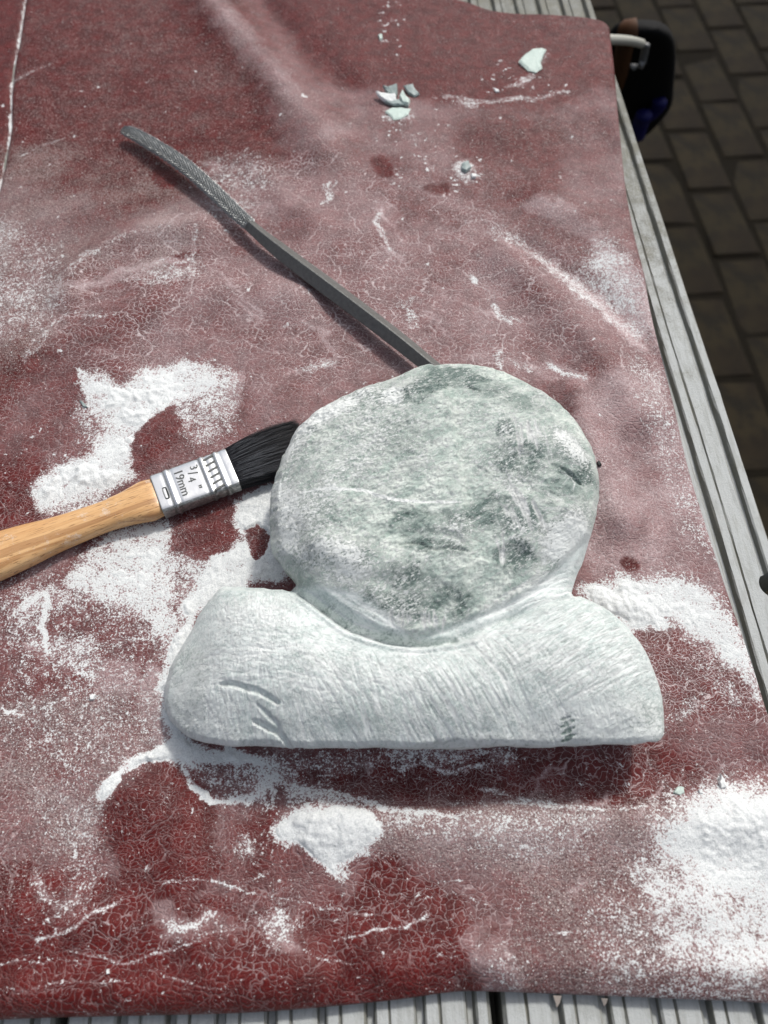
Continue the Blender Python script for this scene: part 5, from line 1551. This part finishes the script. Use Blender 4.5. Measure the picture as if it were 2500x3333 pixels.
def ZC(pts): return [((1180 + a / 2.676) / K, (100 + b / 2.676) / K) for a, b in pts]   # from an enlarged view of the far right
G1 = 'chips of green stone on the far leather'
chip(ZC([(1355, 275), (1420, 215), (1480, 175), (1560, 170), (1600, 190), (1570, 240), (1550, 290), (1565, 335), (1510, 368), (1440, 350)]), 0, 1.6, M['chip'], 'stone_chip', 'largest pale green stone chip, triangular, alone near the far right corner', 'stone chip', G1, (0.03, 0.05), 1)
chip(ZC([(355, 500), (440, 492), (460, 530), (497, 560), (450, 578), (400, 555)]), 0, 1.6, M['chipd'], 'stone_chip', 'small grey chip just right of the cluster of chips on the far leather', 'stone chip', G1, (0.05, 0.2), 2)
chip(ZC([(175, 525), (220, 540), (300, 525), (305, 590), (240, 588), (200, 560)]), 0, 2.6, M['chipd'], 'stone_chip', 'dark grey chip at the back of the cluster on the far leather', 'stone chip', G1, (0.1, 0.35), 3)
chip(ZC([(115, 578), (200, 590), (290, 592), (300, 640), (250, 655), (190, 640), (140, 610)]), 0.3, 2.2, M['grit'], 'stone_chip', 'long white chip at the front left of the cluster on the far leather', 'stone chip', G1, (-0.05, 0.2), 4)
chip(ZC([(190, 645), (260, 625), (330, 620), (360, 675), (270, 680)]), 0.2, 2.0, M['chipd'], 'stone_chip', 'flat dark chip below the long white chip on the far leather', 'stone chip', G1, (0.0, -0.15), 5)
chip(ZC([(320, 610), (345, 565), (370, 600), (415, 635), (400, 675), (350, 665)]), 0.2, 3.0, M['chip'], 'stone_chip', 'upright pale chip at the right end of the chip cluster', 'stone chip', G1, (-0.2, 0.1), 6)
chip(ZC([(195, 725), (260, 690), (330, 690), (420, 700), (400, 750), (330, 790), (270, 800), (240, 760)]), 0, 1.2, M['chip'], 'stone_chip', 'crumbling pale chip in powder nearest the camera in the chip cluster', 'stone chip', G1, (0, 0), 7)
chip(ZC([(135, 55), (170, 48), (178, 85), (150, 98)]), 0, 1.6, M['chip'], 'stone_chip', 'tiny pale chip near the far edge of the leather, left of the other chips', 'stone chip', G1, (0, 0), 8)
chip(ZC([(860, 1180), (920, 1160), (945, 1215), (900, 1245), (860, 1225)]), 0.2, 1.8, M['chipd'], 'stone_chip', 'greyish chip in a dab of powder midway between chip cluster and carving', 'stone chip', G1, (0.1, 0.1), 9)
chip(ZC([(945, 1255), (990, 1262), (985, 1290), (950, 1290)]), 0.1, 1.6, M['grit'], 'stone_chip', 'white crumb beside the greyish chip in its dab of powder', 'stone chip', G1, (0, 0), 10)
chip(ZC([(1145, 505), (1180, 515), (1195, 532), (1160, 535)]), 0, 1.2, M['grit'], 'stone_chip', 'small white crumb lying below the large triangular chip', 'stone chip', G1, (0, 0), 11)
chip([(173, 868), (182, 872), (192, 884), (182, 882)], 0, 1.0, M['chipd'], 'stone_chip', 'thin grey sliver at the left of the powder above the brush', 'stone chip', None, (0, 0), 12)
chip([(196, 1506), (202, 1501), (210, 1503), (206, 1512), (198, 1514)], 0, 1.3, M['grit'], 'stone_chip', 'pale flake on dusty leather left of the carving base', 'stone chip', None, (0, 0), 13)
chip([(1455, 1712), (1465, 1698), (1478, 1700), (1480, 1712), (1468, 1718)], 0, 1.4, M['chip'], 'stone_chip', 'grey green flake on red leather at lower right beside the white powder', 'stone chip', None, (0, 0), 14)
chip([(1552, 1690), (1556, 1672), (1563, 1684), (1568, 1702), (1556, 1704)], 0, 2.2, M['grit'], 'stone_chip', 'white flake at the upper edge of the large lower right powder patch', 'stone chip', None, (0.2, 0), 15)
chip([(1508, 1706), (1515, 1704), (1518, 1716), (1510, 1714)], 0, 1.2, M['grit'], 'stone_chip', 'tiny white flake between the grey green flake and the powder patch', 'stone chip', None, (0, 0), 16)
chip([(1283, 1012), (1288, 1009), (1293, 1019), (1287, 1020)], 0, 1.6, M['seed'], 'dark_fragment', 'tiny black fragment on the leather right of the round stone head', 'fragment', None, (0, 0), 17)
chip([(236, 2094), (241, 2092), (243, 2102), (237, 2104)], 0, 1.2, M['grit'], 'stone_chip', 'small white crumb on clean leather near the lower left corner', 'stone chip', None, (0, 0), 18)

# torn flaps hanging over the front edge of the leather
for (u, v, w_, h_) in ((1204, 2150, 9, 26), (1306, 2156, 7, 18)):
    pz = PLANK_Z + 2
    pa = [P(u - w_, v, pz + 2), P(u + w_, v + 1, pz + 2), P(u + w_ * .6, v + h_ * .6, pz + .6), P(u - w_ * .1, v + h_, pz - .2), P(u - w_ * .5, v + h_ * .5, pz + 1)]
    n = len(pa); vs = [tuple(p) for p in pa] + [tuple(p - np.array([0, 0, 0.7])) for p in pa]
    fs = [tuple(range(n)), tuple(range(2 * n - 1, n - 1, -1))] + [(i, i + n, (i + 1) % n + n, (i + 1) % n) for i in range(n)]
    o = mesh_list('torn_flap', vs, fs, mat_simple('frayed_hide', (0.42, 0.36, 0.31), 0.8), leather)

# ------------------------------------------------------------------ holster hanging beside the bench
def Zs(a, b, z): return P((1900 + a / 2.765) / K, (b / 2.765) / K, z)   # from an enlarged view of the far right
hol = empty('tool_holster', tuple(Zs(480, 250, -90)))
tag(hol, 'black tool holster with blue edging hanging from a steel rod beside the bench', 'tool holster')
hb = np.array([*hol.location]) / MM
cl_ = [(Zs(520, 215, -95), 15, 9), (Zs(525, 262, -105), 27, 15), (Zs(520, 350, -125), 32, 18), (Zs(505, 480, -150), 36, 20), (Zs(500, 620, -175), 37, 21), (Zs(495, 760, -200), 37, 21), (Zs(500, 880, -222), 38, 19), (Zs(495, 980, -245), 34, 16), (Zs(480, 1100, -270), 24, 12), (Zs(470, 1240, -295), 10, 6)]
secs = []
for p, a, b in cl_:
    r = superell(a, b, 3.0, 28)
    secs.append(np.stack([p[0] + r[:, 0], p[1] + r[:, 1], np.full(28, p[2])], 1) - hb)
v1, f1 = loft(secs)
ho = mesh_list('pouch', v1, f1, M['black'], hol, smooth=True)
md = ho.modifiers.new('sub', 'SUBSURF'); md.levels = md.render_levels = 1


def tube(name, pts, r, mat, parent, org, n=10, flat=1.0):
    pts = np.asarray(pts, float); tg = np.gradient(pts, axis=0); tg /= np.linalg.norm(tg, axis=1)[:, None]
    secs = []
    for p, t in zip(pts, tg):
        u = np.cross(t, [0.1, 0.2, 1.0]); u /= np.linalg.norm(u); w_ = np.cross(u, t)
        a = np.linspace(0, 2 * np.pi, n, endpoint=False)
        secs.append(p + np.cos(a)[:, None] * u * r + np.sin(a)[:, None] * w_ * r * flat - org)
    v_, f_ = loft(secs)
    return mesh_list(name, v_, f_, mat, parent, smooth=True)


tube('rod', catmull([Zs(20, 348, -18), Zs(130, 353, -22), Zs(245, 358, -34), Zs(350, 362, -50), Zs(440, 372, -62), Zs(520, 392, -75)], 5, closed=False), 3.6, M['steel'], hol, hb)
tube('buckle', catmull([Zs(562, 398, -88), Zs(545, 480, -98), Zs(528, 575, -108)], 4, closed=False), 3.6, M['clear'], hol, hb, flat=.5)
tube('buckle_end', [Zs(500, 572, -108), Zs(520, 580, -108), Zs(540, 588, -108)], 3.6, M['clear'], hol, hb)
tube('buckle_end', [Zs(458, 575, -112), Zs(452, 600, -114), Zs(446, 622, -116)], 4.0, M['clear'], hol, hb, flat=.6)
tube('blue_edging', catmull([Zs(685, 905, -205), Zs(670, 960, -215), Zs(630, 1010, -224), Zs(590, 1050, -232)], 4, closed=False), 8, M['blue'], hol, hb, flat=0.7)
tube('blue_edging', catmull([Zs(545, 1030, -215), Zs(515, 1100, -232), Zs(490, 1170, -246), Zs(478, 1230, -262)], 4, closed=False), 9, M['blue'], hol, hb, flat=0.7)
wh = empty('wooden_tool', tuple(Zs(350, 450, -110)))
tag(wh, 'brown wooden tool handle tucked between the holster and the bench edge', 'tool handle')
wb = np.array([*wh.location]) / MM
tube('grip', catmull([Zs(400, 300, -92), Zs(372, 400, -115), Zs(350, 520, -140), Zs(330, 660, -170), Zs(320, 800, -200)], 5, closed=False), 8.5, M['orange'], wh, wb, n=18)
tube('knob', catmull([Zs(470, 285, -92), Zs(430, 292, -93), Zs(380, 298, -96)], 4, closed=False), 11, M['orange'], wh, wb, n=18)

# no object may lean on default names
for o in bpy.data.objects:
    if o.type == 'MESH' and o.data.users == 1: o.data.name = o.name
print('tris about', sum(len(o.data.polygons) * 2 for o in bpy.data.objects if o.type == 'MESH'))
